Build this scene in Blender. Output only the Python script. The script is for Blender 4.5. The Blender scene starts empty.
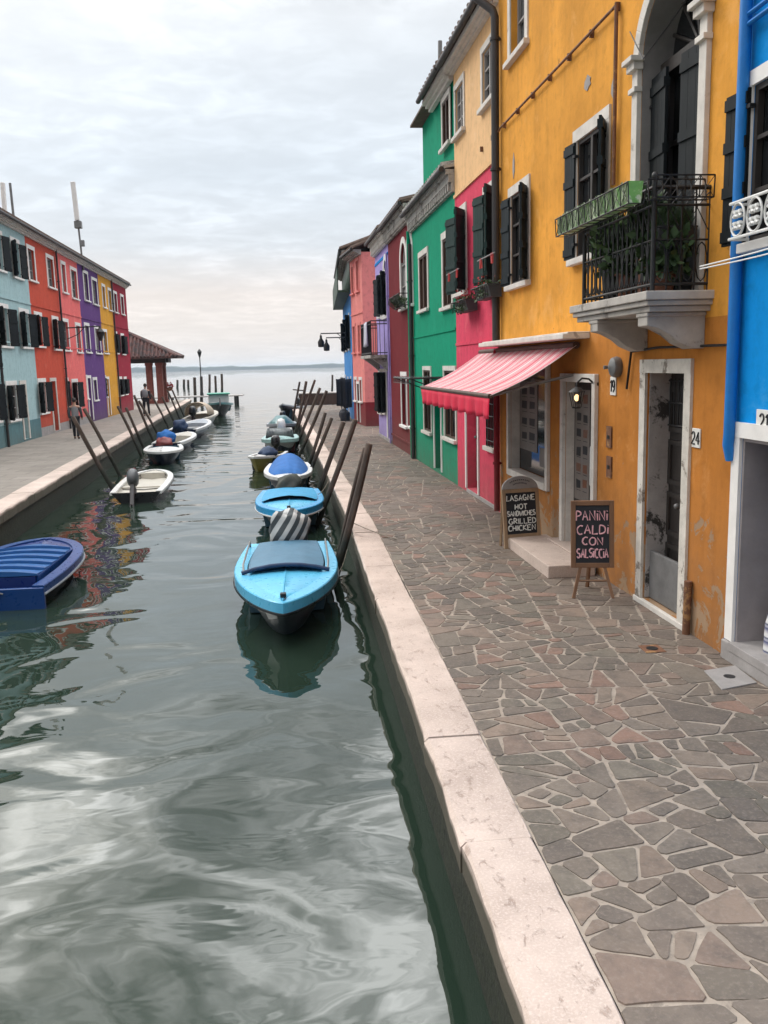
import bpy, bmesh, math, random
from mathutils import Vector, Matrix, noise as mnoise
rnd = random.Random(7)
scene = bpy.context.scene
COL = scene.collection
PI = math.pi
R = math.radians
WATER = -0.70
EYE = 2.5
HAZE = 0.00020

# ------------------------------------------------------------------ camera model (used for the camera and for surveying points)
F = 880.0; CX, CY = 384.0, 512.0
ROLL, PITCH, YAW = R(1.45), R(9.4805), R(5.4619)
cp, sp = math.cos(PITCH), math.sin(PITCH)
FWD = Vector((math.sin(YAW) * cp, math.cos(YAW) * cp, -sp))
R0 = Vector((math.cos(YAW), -math.sin(YAW), 0)); U0 = R0.cross(FWD)
RT = R0 * math.cos(ROLL) - U0 * math.sin(ROLL)
UP = R0 * math.sin(ROLL) + U0 * math.cos(ROLL)
CAM = Vector((0, 0, EYE))
def ray(px, py): return (FWD * F + RT * (px - CX) - UP * (py - CY)).normalized()
def gz(px, py, z=0.0):
    d = ray(px, py); return CAM + d * ((z - EYE) / d.z)
def on_plane(px, py, P, n):
    d = ray(px, py); return CAM + d * ((P - CAM).dot(n) / d.dot(n))
def on_y(px, py, y): return on_plane(px, py, Vector((0, y, 0)), Vector((0, 1, 0)))

cd = bpy.data.cameras.new('camera'); cam = bpy.data.objects.new('camera', cd); COL.objects.link(cam)
cd.sensor_fit = 'HORIZONTAL'; cd.sensor_width = 36.0; cd.lens = 36.0 * F / 768.0
cd.clip_start = 0.05; cd.clip_end = 20000
M = Matrix((RT, UP, -FWD)).transposed().to_4x4(); M.translation = CAM
cam.matrix_world = M
scene.camera = cam

# ------------------------------------------------------------------ node helpers
def new_mat(name):
    m = bpy.data.materials.new(name); m.use_nodes = True
    nt = m.node_tree; b = nt.nodes['Principled BSDF']
    return m, nt, b
def nd(nt, typ, **kw):
    n = nt.nodes.new(typ)
    for k, v in kw.items():
        if hasattr(n, k) and k not in n.inputs: setattr(n, k, v)
        elif k in n.inputs: n.inputs[k].default_value = v
        else: setattr(n, k, v)
    return n
def ramp(nt, fac, stops, interp='LINEAR'):
    n = nt.nodes.new('ShaderNodeValToRGB'); n.color_ramp.interpolation = interp
    e = n.color_ramp.elements
    while len(e) < len(stops): e.new(0.5)
    for el, (p, c) in zip(e, stops):
        el.position = p; el.color = (c[0], c[1], c[2], 1) if hasattr(c, '__len__') else (c, c, c, 1)
    nt.links.new(fac, n.inputs[0]); return n.outputs[0]
def noise(nt, vec, scale, detail=5, rough=0.55, dist=0.0, dim='3D'):
    n = nt.nodes.new('ShaderNodeTexNoise'); n.noise_dimensions = dim
    n.inputs['Scale'].default_value = scale; n.inputs['Detail'].default_value = detail
    n.inputs['Roughness'].default_value = rough; n.inputs['Distortion'].default_value = dist
    nt.links.new(vec, n.inputs['Vector']); return n.outputs['Fac']
def mix(nt, a, b, fac, mode='MIX'):
    n = nt.nodes.new('ShaderNodeMix'); n.data_type = 'RGBA'; n.blend_type = mode
    for v, s in ((fac, 0), (a, 6), (b, 7)):
        if hasattr(v, 'links') or hasattr(v, 'is_linked'): nt.links.new(v, n.inputs[s])
        elif s == 0: n.inputs[0].default_value = v
        else: n.inputs[s].default_value = (v[0], v[1], v[2], 1)
    return n.outputs[2]
def mth(nt, op, a, b=0.0, c=None):
    n = nt.nodes.new('ShaderNodeMath'); n.operation = op
    for i, v in enumerate((a, b, c)):
        if v is None: continue
        if hasattr(v, 'is_linked'): nt.links.new(v, n.inputs[i])
        else: n.inputs[i].default_value = v
    return n.outputs[0]
def mapping(nt, vec, scale=(1, 1, 1), rot=(0, 0, 0), loc=(0, 0, 0)):
    n = nt.nodes.new('ShaderNodeMapping'); n.inputs['Scale'].default_value = scale
    n.inputs['Rotation'].default_value = rot; n.inputs['Location'].default_value = loc
    nt.links.new(vec, n.inputs[0]); return n.outputs[0]
def objco(nt): return nt.nodes.new('ShaderNodeTexCoord').outputs['Object']
def bump(nt, b, h, strength=0.3, dist=0.02, prev=None):
    n = nt.nodes.new('ShaderNodeBump'); n.inputs['Strength'].default_value = strength; n.inputs['Distance'].default_value = dist
    nt.links.new(h, n.inputs['Height'])
    if prev is not None: nt.links.new(prev, n.inputs['Normal'])
    if b is not None: nt.links.new(n.outputs[0], b.inputs['Normal'])
    return n.outputs[0]
def sc(c, k): return tuple(min(1.0, x * k) for x in c)

def stucco(name, c, vary=0.18, peel=None, peel_z=1.0, peel_amt=0.62, damp=(0.5, 1.1), rough=0.88, streak=0.38, fade=(0.62, 0.5, 0.4), seed=0.0):
    """lime plaster: two-tone clouding, rain streaks, faded blotches, a worn band at the foot of the wall"""
    m, nt, b = new_mat(name); co = mapping(nt, objco(nt), loc=(seed, seed * .7, 0)); b.inputs['Specular IOR Level'].default_value = .12
    n1 = noise(nt, co, 0.9, 6, .6); n2 = noise(nt, co, 5.5, 6, .65)
    col = mix(nt, sc(c, 1 - vary), sc(c, 1 + vary * .6), ramp(nt, n1, [(.3, 0), (.7, 1)]))
    col = mix(nt, col, sc(c, .66), ramp(nt, n2, [(.50, 0), (.76, .8)]))
    st = noise(nt, mapping(nt, co, (5.0, 5.0, .35)), 1.5, 4, .6)
    col = mix(nt, col, sc(c, .6), mth(nt, 'MULTIPLY', ramp(nt, st, [(.5, 0), (.75, 1)]), streak))
    fd = noise(nt, co, 1.7, 8, .7, .4)
    col = mix(nt, col, mix(nt, c, fade, .45), ramp(nt, fd, [(.56, 0), (.66, .6)]))
    z = nt.nodes.new('ShaderNodeSeparateXYZ'); nt.links.new(objco(nt), z.inputs[0])
    low = nt.nodes.new('ShaderNodeMapRange'); low.inputs[1].default_value = damp[1]; low.inputs[2].default_value = 0.0
    nt.links.new(z.outputs[2], low.inputs[0])
    dn = noise(nt, co, 4.0, 6, .7)
    dm = mth(nt, 'MULTIPLY', mth(nt, 'MULTIPLY', low.outputs[0], damp[0] * 2.4), dn)
    col = mix(nt, col, sc(mix_c(c, (.3, .25, .2), .5), .55), dm)
    h = n2
    if peel is not None:
        low2 = nt.nodes.new('ShaderNodeMapRange'); low2.inputs[1].default_value = peel_z; low2.inputs[2].default_value = peel_z * .25
        low2.inputs[3].default_value = 0; low2.inputs[4].default_value = .16
        nt.links.new(z.outputs[2], low2.inputs[0])
        pn = mth(nt, 'ADD', noise(nt, co, 2.6, 10, .72, .6), low2.outputs[0])
        pm = ramp(nt, pn, [(peel_amt, 0), (peel_amt + .02, 1)])
        col = mix(nt, col, mix(nt, peel, sc(peel, .6), n2), pm)
        h = mth(nt, 'SUBTRACT', n2, mth(nt, 'MULTIPLY', pm, .6))
    nt.links.new(col, b.inputs['Base Color']); b.inputs['Roughness'].default_value = rough
    b1 = bump(nt, None, noise(nt, co, 60, 3, .6), .15, .004)
    bump(nt, b, h, .35, .02, b1)
    return m
def mix_c(a, b, f): return tuple(x * (1 - f) + y * f for x, y in zip(a, b))

def plain(name, c, rough=0.6, vary=0.25, scale=6.0, bmp=0.12, metal=0.0, c2=None, amt=None, stretch=(1, 1, 1), dirt=None, spec=.5):
    m, nt, b = new_mat(name); b.inputs['Specular IOR Level'].default_value = spec; co = mapping(nt, objco(nt), stretch)
    n1 = noise(nt, co, scale, 6, .65); n2 = noise(nt, co, scale * 4.3, 5, .6)
    col = mix(nt, sc(c, 1 - vary), sc(c, 1 + vary * .5), ramp(nt, n1, [(.3, 0), (.7, 1)]))
    if c2 is not None:
        a = amt if amt is not None else .58
        col = mix(nt, col, c2, ramp(nt, noise(nt, co, scale * .8, 8, .7, .3), [(a, 0), (a + .06, 1)]))
    nt.links.new(col, b.inputs['Base Color'])
    r = nt.nodes.new('ShaderNodeMapRange'); r.inputs[3].default_value = max(.02, rough - .12); r.inputs[4].default_value = min(1, rough + .12)
    nt.links.new(n2, r.inputs[0]); nt.links.new(r.outputs[0], b.inputs['Roughness'])
    b.inputs['Metallic'].default_value = metal
    if bmp: bump(nt, b, mth(nt, 'ADD', n1, n2), bmp, .01)
    return m
def pane_mat(name, c, rough=.06, c2=None):
    m, nt, b = new_mat(name); co = objco(nt)
    col = mix(nt, c, c2 or sc(c, .45), ramp(nt, noise(nt, mapping(nt, co, (2.5, 2.5, .7)), 1.3, 3), [(.38, 0), (.62, 1)]))
    nt.links.new(col, b.inputs['Base Color']); b.inputs['Roughness'].default_value = rough
    b.inputs['IOR'].default_value = 1.5
    bump(nt, b, noise(nt, co, 1.3, 2), .05, .02)
    return m

MT = {}
MT['white_stone'] = plain('white_stone', (.62, .58, .53), .75, .2, 5, .2, c2=(.33, .29, .25), amt=.62)
MT['worn_white'] = plain('worn_white', (.60, .56, .50), .8, .22, 6, .35, c2=(.2, .17, .14), amt=.56)
MT['white_paint'] = plain('white_paint', (.76, .74, .71), .6, .1, 4, .1, c2=(.5, .47, .43), amt=.66)
MT['shutter_dark'] = plain('shutter_dark', (.008, .015, .019), .6, .4, 3, .15, stretch=(1, 1, .2), c2=(.018, .028, .032), amt=.62, spec=.22)
MT['shutter_green'] = plain('shutter_green', (.012, .034, .030), .6, .35, 3, .15, stretch=(1, 1, .2), c2=(.035, .055, .05), amt=.64, spec=.25)
MT['shutter_black'] = plain('shutter_black', (.006, .009, .011), .65, .4, 3, .12, stretch=(1, 1, .2), spec=.2)
MT['pane_dark'] = pane_mat('pane_dark', (.02, .022, .024))
MT['pane_grey'] = pane_mat('pane_grey', (.16, .18, .18), .1, (.04, .045, .05))
MT['pane_curtain'] = pane_mat('pane_curtain', (.42, .40, .40), .12, (.2, .19, .19))
MT['brown_wood'] = plain('brown_wood', (.07, .035, .022), .6, .35, 5, .3, stretch=(1, 1, .12))
MT['dark_wood'] = plain('dark_wood', (.028, .022, .019), .6, .35, 5, .3, stretch=(1, 1, .15), c2=(.07, .06, .05), amt=.64)
MT['grey_wood'] = plain('grey_wood', (.30, .28, .27), .7, .25, 5, .2, stretch=(1, 1, .15))
MT['iron'] = plain('iron', (.008, .008, .009), .55, .3, 20, .2, c2=(.05, .03, .02), amt=.68)
MT['white_iron'] = plain('white_iron', (.72, .72, .7), .5, .1, 20, .05)
MT['zinc'] = plain('zinc', (.2, .2, .2), .5, .3, 4, .1, metal=.3)
MT['pipe_dark'] = plain('pipe_dark', (.03, .026, .026), .5, .3, 3, .1)
MT['pipe_rust'] = plain('pipe_rust', (.16, .07, .035), .75, .35, 10, .2, c2=(.3, .16, .06), amt=.55)
MT['tile'] = plain('tile', (.13, .085, .065), .85, .35, 3.5, .35, c2=(.07, .06, .05), amt=.55)
MT['cornice'] = plain('cornice', (.40, .38, .35), .8, .25, 4, .25, c2=(.18, .165, .15), amt=.52)
MT['plug'] = plain('plug', (.30, .28, .27), .85, .2, 5, .3)
MT['chalk'] = plain('chalk', (.78, .78, .74), .9, .12, 60, .3)
MT['chalk_pink'] = plain('chalk_pink', (.75, .42, .46), .9, .12, 60, .3)
MT['slate'] = plain('slate', (.012, .014, .02), .65, .35, 4, .05, c2=(.03, .033, .04), amt=.58)
MT['oak'] = plain('oak', (.20, .10, .05), .55, .3, 4, .2, stretch=(1, 1, .25))
MT['pale_wood'] = plain('pale_wood', (.33, .22, .13), .6, .3, 4, .2, stretch=(1, 1, .25))
MT['ink'] = plain('ink', (.015, .015, .018), .6, .2, 30, 0)
MT['enamel'] = plain('enamel', (.74, .73, .69), .35, .08, 8, .02, c2=(.5, .46, .4), amt=.68)
MT['rope'] = plain('rope', (.22, .19, .15), .9, .3, 50, .4)
MT['leaf'] = plain('leaf', (.035, .075, .02), .6, .5, 18, .1)
MT['leaf_light'] = plain('leaf_light', (.09, .16, .05), .6, .45, 14, .1)
MT['flower_red'] = plain('flower_red', (.45, .03, .03), .6, .3, 30, .1)

# ------------------------------------------------------------------ mesh builder
class MB:
    def __init__(s): s.bm = bmesh.new()
    def poly(s, pts, m=0):
        f = s.bm.faces.new([s.bm.verts.new(Vector(p)) for p in pts]); f.material_index = m; return f
    def box(s, c, size, m=0, rot=None):
        hx, hy, hz = size[0] / 2, size[1] / 2, size[2] / 2
        v = []
        for x, y, z in ((-1,-1,-1),(1,-1,-1),(1,1,-1),(-1,1,-1),(-1,-1,1),(1,-1,1),(1,1,1),(-1,1,1)):
            p = Vector((x * hx, y * hy, z * hz))
            if rot is not None: p = rot @ p
            v.append(s.bm.verts.new(p + Vector(c)))
        for q in ((0,3,2,1),(4,5,6,7),(0,1,5,4),(1,2,6,5),(2,3,7,6),(3,0,4,7)):
            s.bm.faces.new([v[i] for i in q]).material_index = m
    def b2(s, a, b, m=0):
        s.box([(x + y) / 2 for x, y in zip(a, b)], [abs(x - y) for x, y in zip(a, b)], m)
    def prism(s, pts, vec, m=0):
        vec = Vector(vec); a = [s.bm.verts.new(Vector(p)) for p in pts]; b = [s.bm.verts.new(Vector(p) + vec) for p in pts]
        n = len(a)
        s.bm.faces.new(list(reversed(a))).material_index = m; s.bm.faces.new(b).material_index = m
        for i in range(n): s.bm.faces.new([a[i], a[(i + 1) % n], b[(i + 1) % n], b[i]]).material_index = m
    def loft(s, rings, m=0, closed=True, cap=True):
        vs = [[s.bm.verts.new(Vector(p)) for p in r] for r in rings]
        n = len(vs[0])
        for a, b in zip(vs, vs[1:]):
            for i in range(n if closed else n - 1):
                j = (i + 1) % n
                try: s.bm.faces.new([a[i], a[j], b[j], b[i]]).material_index = m
                except ValueError: pass
        if cap and closed:
            s.bm.faces.new(list(reversed(vs[0]))).material_index = m; s.bm.faces.new(vs[-1]).material_index = m
        return vs
    def tube(s, pts, r, n=7, m=0, cap=True):
        pts = [Vector(p) for p in pts]; rr = r if hasattr(r, '__len__') else [r] * len(pts)
        rings = []; prev = None
        for i, p in enumerate(pts):
            d = (pts[min(i + 1, len(pts) - 1)] - pts[max(i - 1, 0)])
            if d.length < 1e-9: d = Vector((0, 0, 1))
            d.normalize()
            if prev is None:
                a = d.cross(Vector((0, 0, 1)))
                if a.length < .05: a = d.cross(Vector((1, 0, 0)))
            else: a = prev - d * prev.dot(d)
            a.normalize(); prev = a; b = d.cross(a)
            rings.append([p + (a * math.cos(2 * PI * k / n) + b * math.sin(2 * PI * k / n)) * rr[i] for k in range(n)])
        s.loft(rings, m, True, cap)
    def lathe(s, prof, c=(0, 0, 0), n=14, m=0):
        c = Vector(c)
        s.loft([[c + Vector((r * math.cos(2 * PI * k / n), r * math.sin(2 * PI * k / n), z)) for k in range(n)] for r, z in prof], m)
    def ell(s, c, r3, nu=12, nv=8, m=0, fn=None):
        c = Vector(c); rings = []
        for j in range(nv + 1):
            th = -PI / 2 + PI * (j + .02) / (nv + .04); rg = []
            for i in range(nu):
                ph = 2 * PI * i / nu
                d = Vector((math.cos(th) * math.cos(ph), math.cos(th) * math.sin(ph), math.sin(th)))
                k = fn(d) if fn else 1.0
                rg.append(c + Vector((d.x * r3[0], d.y * r3[1], d.z * r3[2])) * k)
            rings.append(rg)
        s.loft(rings, m)
    def grid(s, fn, us, vs, m=0):
        V = [[s.bm.verts.new(Vector(fn(u, v))) for v in vs] for u in us]
        for i in range(len(us) - 1):
            for j in range(len(vs) - 1):
                s.bm.faces.new([V[i][j], V[i + 1][j], V[i + 1][j + 1], V[i][j + 1]]).material_index = m
    def leaves(s, c, rad, n, size, m=0, up=.3):
        for _ in range(n):
            d = Vector((rnd.gauss(0, 1), rnd.gauss(0, 1), rnd.gauss(0, 1))).normalized() * (rnd.random() ** .4)
            p = Vector(c) + Vector((d.x * rad[0], d.y * rad[1], d.z * rad[2]))
            a = Vector((rnd.gauss(0, 1), rnd.gauss(0, 1), rnd.gauss(0, 1) + up)).normalized()
            b = a.orthogonal().normalized(); b.rotate(Matrix.Rotation(rnd.random() * 6.28, 3, a))
            L = size * (.6 + rnd.random() * .8); w = L * .32
            s.poly([p, p + a * L * .5 + b * w, p + a * L, p + a * L * .5 - b * w], m)
    def build(s, name, mats, parent=None, smooth=None, bevel=0, solid=0):
        me = bpy.data.meshes.new(name)
        bmesh.ops.recalc_face_normals(s.bm, faces=s.bm.faces)
        s.bm.to_mesh(me); s.bm.free()
        for m in (mats if isinstance(mats, (list, tuple)) else [mats]): me.materials.append(MT[m] if isinstance(m, str) else m)
        o = bpy.data.objects.new(name, me); COL.objects.link(o)
        if parent is not None: o.parent = parent
        if smooth is not None:
            me.shade_smooth()
            if smooth < 180: me.set_sharp_from_angle(angle=R(smooth))
        if bevel:
            b = o.modifiers.new('bevel', 'BEVEL'); b.width = bevel; b.segments = 2; b.limit_method = 'ANGLE'; b.angle_limit = R(40)
        return o
def empty(name, loc=(0, 0, 0), rz=0.0):
    o = bpy.data.objects.new(name, None); COL.objects.link(o); o.location = loc; o.rotation_euler = (0, 0, rz); o.empty_display_size = .2
    return o
def tag(o, label, cat, group=None, kind=None):
    if label: o['label'] = label
    if cat: o['category'] = cat
    if group: o['group'] = group
    if kind: o['kind'] = kind
    return o
def struct(o): o['kind'] = 'structure'; return o
def copy_tree(o, parent=None):
    c = o.copy(); COL.objects.link(c)
    if parent is not None: c.parent = parent
    for ch in [x for x in o.children]: copy_tree(ch, c)
    return c
ORD = ['first', 'second', 'third', 'fourth', 'fifth', 'sixth', 'seventh', 'eighth', 'ninth', 'tenth', 'eleventh', 'twelfth']

# ------------------------------------------------------------------ stroke lettering (chalk and enamel numbers)
def arc(cx, cy, rx, ry, a0, a1, n=9):
    return [(cx + rx * math.cos(R(a0 + (a1 - a0) * i / (n - 1))), cy + ry * math.sin(R(a0 + (a1 - a0) * i / (n - 1)))) for i in range(n)]
GL = {
 'A': [[(0, 0), (.3, 1), (.6, 0)], [(.12, .36), (.5, .38)]],
 'C': [arc(.36, .5, .34, .5, 55, 305, 12)],
 'D': [[(0, 0), (0, 1)], [(0, 1)] + arc(.1, .5, .48, .5, 80, -80, 9) + [(0, 0)]],
 'E': [[(.5, 1), (0, 1), (0, 0), (.52, 0)], [(0, .52), (.42, .54)]],
 'G': [arc(.36, .5, .34, .5, 55, 330, 12) + [(.64, .45), (.4, .45)]],
 'H': [[(0, 0), (0, 1)], [(.55, 0), (.55, 1)], [(0, .5), (.55, .52)]],
 'I': [[(.05, 0), (.05, 1)]],
 'i': [[(.05, 0), (.05, .72)], [(.04, .93), (.07, 1.0)]],
 'K': [[(0, 0), (0, 1)], [(.5, 1), (.02, .48), (.54, 0)]],
 'L': [[(0, 1), (0, 0), (.5, .02)]],
 'N': [[(0, 0), (0, 1), (.55, 0), (.55, 1)]],
 'O': [arc(.34, .5, .34, .5, 90, 450, 15)],
 'P': [[(0, 0), (0, 1)], [(0, 1)] + arc(.12, .73, .4, .27, 85, -85, 8) + [(0, .44)]],
 'R': [[(0, 0), (0, 1)], [(0, 1)] + arc(.12, .74, .38, .26, 85, -85, 8) + [(0, .47)], [(.15, .47), (.55, 0)]],
 'S': [arc(.3, .74, .27, .26, 40, 250, 8) + arc(.28, .25, .28, .26, 75, -160, 9)],
 'T': [[(0, 1), (.6, 1)], [(.3, 1), (.3, 0)]],
 'W': [[(0, 1), (.18, 0), (.37, .7), (.56, 0), (.75, 1)]],
 '1': [[(.05, .78), (.25, 1), (.25, 0)]],
 '2': [arc(.28, .72, .26, .28, 165, -35, 9) + [(0, 0), (.55, 0)]],
 '4': [[(.42, 0), (.42, 1), (0, .3), (.58, .3)]],
 '9': [arc(.27, .7, .26, .29, 0, 360, 12) + [(.53, .7), (.45, .2), (.2, 0)]],
}
def gw(ch): return max(p[0] for st in GL[ch] for p in st)
def text_width(t, h, gap=.22): return sum((.35 if c == ' ' else gw(c)) * h + gap * h for c in t) - gap * h
def lettering(mb, t, u0, v0, h, P, r, m=0, jit=.02, gap=.22):
    u = u0
    for ch in t:
        if ch == ' ': u += (.35 + gap) * h; continue
        dv = rnd.uniform(-jit, jit) * h * 2; sh = rnd.uniform(-.06, .06) if jit else 0
        for st in GL[ch]:
            pts = [P(u + (x + sh * y + rnd.uniform(-jit, jit) * .7) * h, v0 + dv + (y + rnd.uniform(-jit, jit) * .7) * h) for x, y in st]
            mb.tube(pts, [r * rnd.uniform(.65, 1.2) for _ in pts] if jit else r, 5, m)
        u += (gw(ch) + gap) * h

# ------------------------------------------------------------------ facades and houses
class Fac:
    def __init__(s, A, B):
        s.A = Vector((A[0], A[1], 0)); B = Vector((B[0], B[1], 0))
        s.t = (B - s.A).normalized(); s.n = Vector((-s.t.y, s.t.x, 0)); s.rz = math.atan2(s.t.y, s.t.x)
    def sz(s, px, py, d=0.0):
        P = on_plane(px, py, s.A + s.n * d, s.n) - s.A
        return P.dot(s.t), P.z
    def S(s, px, py, d=0.0): return s.sz(px, py, d)[0]
    def Z(s, px, py, d=0.0): return s.sz(px, py, d)[1]
    def rect(s, xl, xr, yt, yb, d=0.0):
        ym = (yt + yb) / 2; xm = (xl + xr) / 2
        a, b = sorted((s.S(xl, ym, d), s.S(xr, ym, d))); return a, s.Z(xm, yb, d), b, s.Z(xm, yt, d)
    def W(s, ss, d, z): return s.A + s.t * ss + s.n * d + Vector((0, 0, z))

class House:
    def __init__(s, name, label, fac, s0, s1, zone, depth=6.0, off=0.0):
        s.f = fac; s.s0 = s0; s.W = s1 - s0; s.zone = zone; s.depth = depth; s.off = off
        p = fac.W(s0, off, 0); s.e = tag(empty(name, p, fac.rz), label, 'house'); s.holes = []
    def px(s, xl, xr, yt, yb):
        a, z0, b, z1 = s.f.rect(xl, xr, yt, yb, s.off); return a - s.s0, z0, b - s.s0, z1
    def hole(s, a, z0, b, z1, dep=.16, arch=0): s.holes.append((a, z0, b, z1, dep, arch))
    def window(s, r, pane='pane_dark', surround='white_stone', sill=True, shut=None, ang=(152, 164), lwf=.5, fr=.10, sashm='grey_wood', dep=.15, arch=0, mull=1, trans=2, lintel_only=False, name='window'):
        a, z0, b, z1 = r; s.hole(a, z0, b, z1, dep, arch)
        w = b - a; h = z1 - z0; mb = MB(); y = -dep + .005; t = .045
        zs = z1
        if arch: zs = z1 - (w / 2) * arch
        mb.b2((a, y, z0), (a + t, y + .05, zs)); mb.b2((b - t, y, z0), (b, y + .05, zs)); mb.b2((a + t, y, z0), (b - t, y + .05, z0 + t))
        if not arch: mb.b2((a + t, y, z1 - t), (b - t, y + .05, z1))
        for i in range(mull):
            c = a + w * (i + 1) / (mull + 1); mb.b2((c - .03, y + .003, z0 + t), (c + .03, y + .055, z1 - (t if not arch else .02)))
        for i in range(trans):
            c = z0 + h * (i + 1) / (trans + 1); mb.b2((a + t, y + .006, c - .015), (b - t, y + .045, c + .015))
        o = mb.build(name, sashm, s.e)
        mb = MB(); mb.b2((a - .02, y - .03, z0 - .02), (b + .02, y - .005, z1 + .02)); mb.build('pane', pane, o)
        if surround:
            mb = MB(); q = .022
            if not lintel_only:
                mb.b2((a - fr, .0, z0), (a, q, zs)); mb.b2((b, .0, z0), (b + fr, q, zs))
            if arch:
                rx = w / 2; cx = (a + b) / 2
                ring = lambda k: [(cx - (rx + k) * math.cos(PI * i / 14), zs + (rx * arch + k) * math.sin(PI * i / 14)) for i in range(15)]
                ri, ro = ring(0), ring(fr)
                for i in range(14):
                    mb.prism([(ri[i][0], 0, ri[i][1]), (ri[i + 1][0], 0, ri[i + 1][1]), (ro[i + 1][0], 0, ro[i + 1][1]), (ro[i][0], 0, ro[i][1])], (0, q, 0))
            else: mb.b2((a - fr, .0, z1), (b + fr, q + .004, z1 + fr * 1.1))
            mb.build('surround', surround, o)
        if sill:
            mb = MB(); mb.b2((a - fr * 1.3, -dep + .06, z0 - .075), (b + fr * 1.3, .085, z0)); mb.build('sill', surround or 'white_stone', o, bevel=.008)
        if shut:
            lw = w * lwf + .015
            for side in (0, 1):
                if ang[side] is None: continue
                s.leaf(o, (a if side == 0 else b), side, lw, z0 + .01, z1 - .01, ang[side], shut)
        return o
    def leaf(s, parent, sh, side, lw, z0, z1, ang, m, y0=.03):
        th = R(ang); d = Vector((math.cos(th) * (1 if side == 0 else -1), math.sin(th), 0)); n = Vector((-d.y, d.x, 0))
        if side == 0: n = -n
        rot = Matrix((d, n, Vector((0, 0, 1)))).transposed()
        base = Vector((sh, y0, 0)); mb = MB(); nb = 4
        for i in range(nb):
            u0 = lw * i / nb + .002; u1 = lw * (i + 1) / nb - .002
            mb.box(base + d * ((u0 + u1) / 2) + Vector((0, 0, (z0 + z1) / 2)), (u1 - u0, .03, z1 - z0), 0, rot)
        hh = z1 - z0
        for k in (.06, .36, .66, .94):
            for sg in (-1, 1):
                mb.box(base + d * (lw / 2) + n * (.022 * sg) + Vector((0, 0, z0 + hh * k)), (lw * .98, .018, .085), 0, rot)
        for k in (.12, .88): mb.box(base + n * .0 + Vector((0, 0, z0 + hh * k)), (.06, .05, .03), 1, rot)
        return mb.build('shutter', [m, 'iron'], parent)
    def door(s, r, leafm='dark_wood', surround='white_stone', fr=.12, dep=.16, panels=3, split=True, handle=True, light=0, name='door', arch=0):
        a, z0, b, z1 = r; s.hole(a, z0, b, z1, dep, arch)
        w = b - a; y = -dep; mb = MB()
        mb.b2((a, y - .04, z0), (b, y, z1))
        n = 2 if split else 1
        for i in range(n):
            x0 = a + w * i / n + .03; x1 = a + w * (i + 1) / n - .03
            for k in range(panels):
                c0 = z0 + .1 + (z1 - z0 - .2) * k / panels + .04; c1 = z0 + .1 + (z1 - z0 - .2) * (k + 1) / panels - .04
                for (p, q) in (((x0, c0), (x0 + .05, c1)), ((x1 - .05, c0), (x1, c1)), ((x0 + .05, c0), (x1 - .05, c0 + .05)), ((x0 + .05, c1 - .05), (x1 - .05, c1))):
                    mb.b2((p[0], y, p[1]), (q[0], y + .022, q[1]))
        if split: mb.b2((a + w / 2 - .02, y, z0), (a + w / 2 + .02, y + .03, z1))
        o = mb.build(name, leafm, s.e)
        if surround:
            zs = z1 - (w / 2) * arch if arch else z1
            mb = MB(); mb.b2((a - fr, 0, z0), (a, .028, zs)); mb.b2((b, 0, z0), (b + fr, .028, zs))
            if arch:
                rx = w / 2; cx = (a + b) / 2
                ring = lambda k: [(cx - (rx + k) * math.cos(PI * i / 14), zs + (rx * arch + k) * math.sin(PI * i / 14)) for i in range(15)]
                ri, ro = ring(0), ring(fr)
                for i in range(14):
                    mb.prism([(ri[i][0], 0, ri[i][1]), (ri[i + 1][0], 0, ri[i + 1][1]), (ro[i + 1][0], 0, ro[i + 1][1]), (ro[i][0], 0, ro[i][1])], (0, .028, 0))
            else: mb.b2((a - fr, 0, z1), (b + fr, .032, z1 + fr))
            mb.build('surround', surround, o)
        if handle:
            mb = MB(); xh = a + w / 2 + .08 if split else b - .12
            mb.ell((xh, y + .06, z0 + 1.0), (.03, .03, .03), 8, 6); mb.tube([(xh, y, z0 + 1.0), (xh, y + .05, z0 + 1.0)], .012, 6)
            mb.build('handle', 'zinc', o, 60)
        return o
    def wall(s, zones, ztop, name='wall', a=0.0, b=None, y=0.0):
        """front with real openings and reveals; zones = [(z_top, material)] from the ground up"""
        b = s.W if b is None else b; mb = MB(); hs = s.holes
        zb = [0.0] + [z for z, _ in zones[:-1]] + [ztop]
        xs = sorted({round(v, 4) for v in [a, b] + [h[0] for h in hs] + [h[2] for h in hs] if a - 1e-6 <= v <= b + 1e-6})
        zs = sorted({round(v, 4) for v in zb + [h[1] for h in hs] + [h[3] for h in hs] if -1e-6 <= v <= ztop + 1e-6})
        def mi(z):
            for i, (zt, _) in enumerate(zones):
                if z < zt or i == len(zones) - 1: return i
        for i in range(len(xs) - 1):
            for j in range(len(zs) - 1):
                cx = (xs[i] + xs[i + 1]) / 2; cz = (zs[j] + zs[j + 1]) / 2
                if any(h[0] < cx < h[2] and h[1] < cz < h[3] for h in hs): continue
                mb.poly([(xs[i], y, zs[j]), (xs[i + 1], y, zs[j]), (xs[i + 1], y, zs[j + 1]), (xs[i], y, zs[j + 1])], mi(cz))
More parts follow.
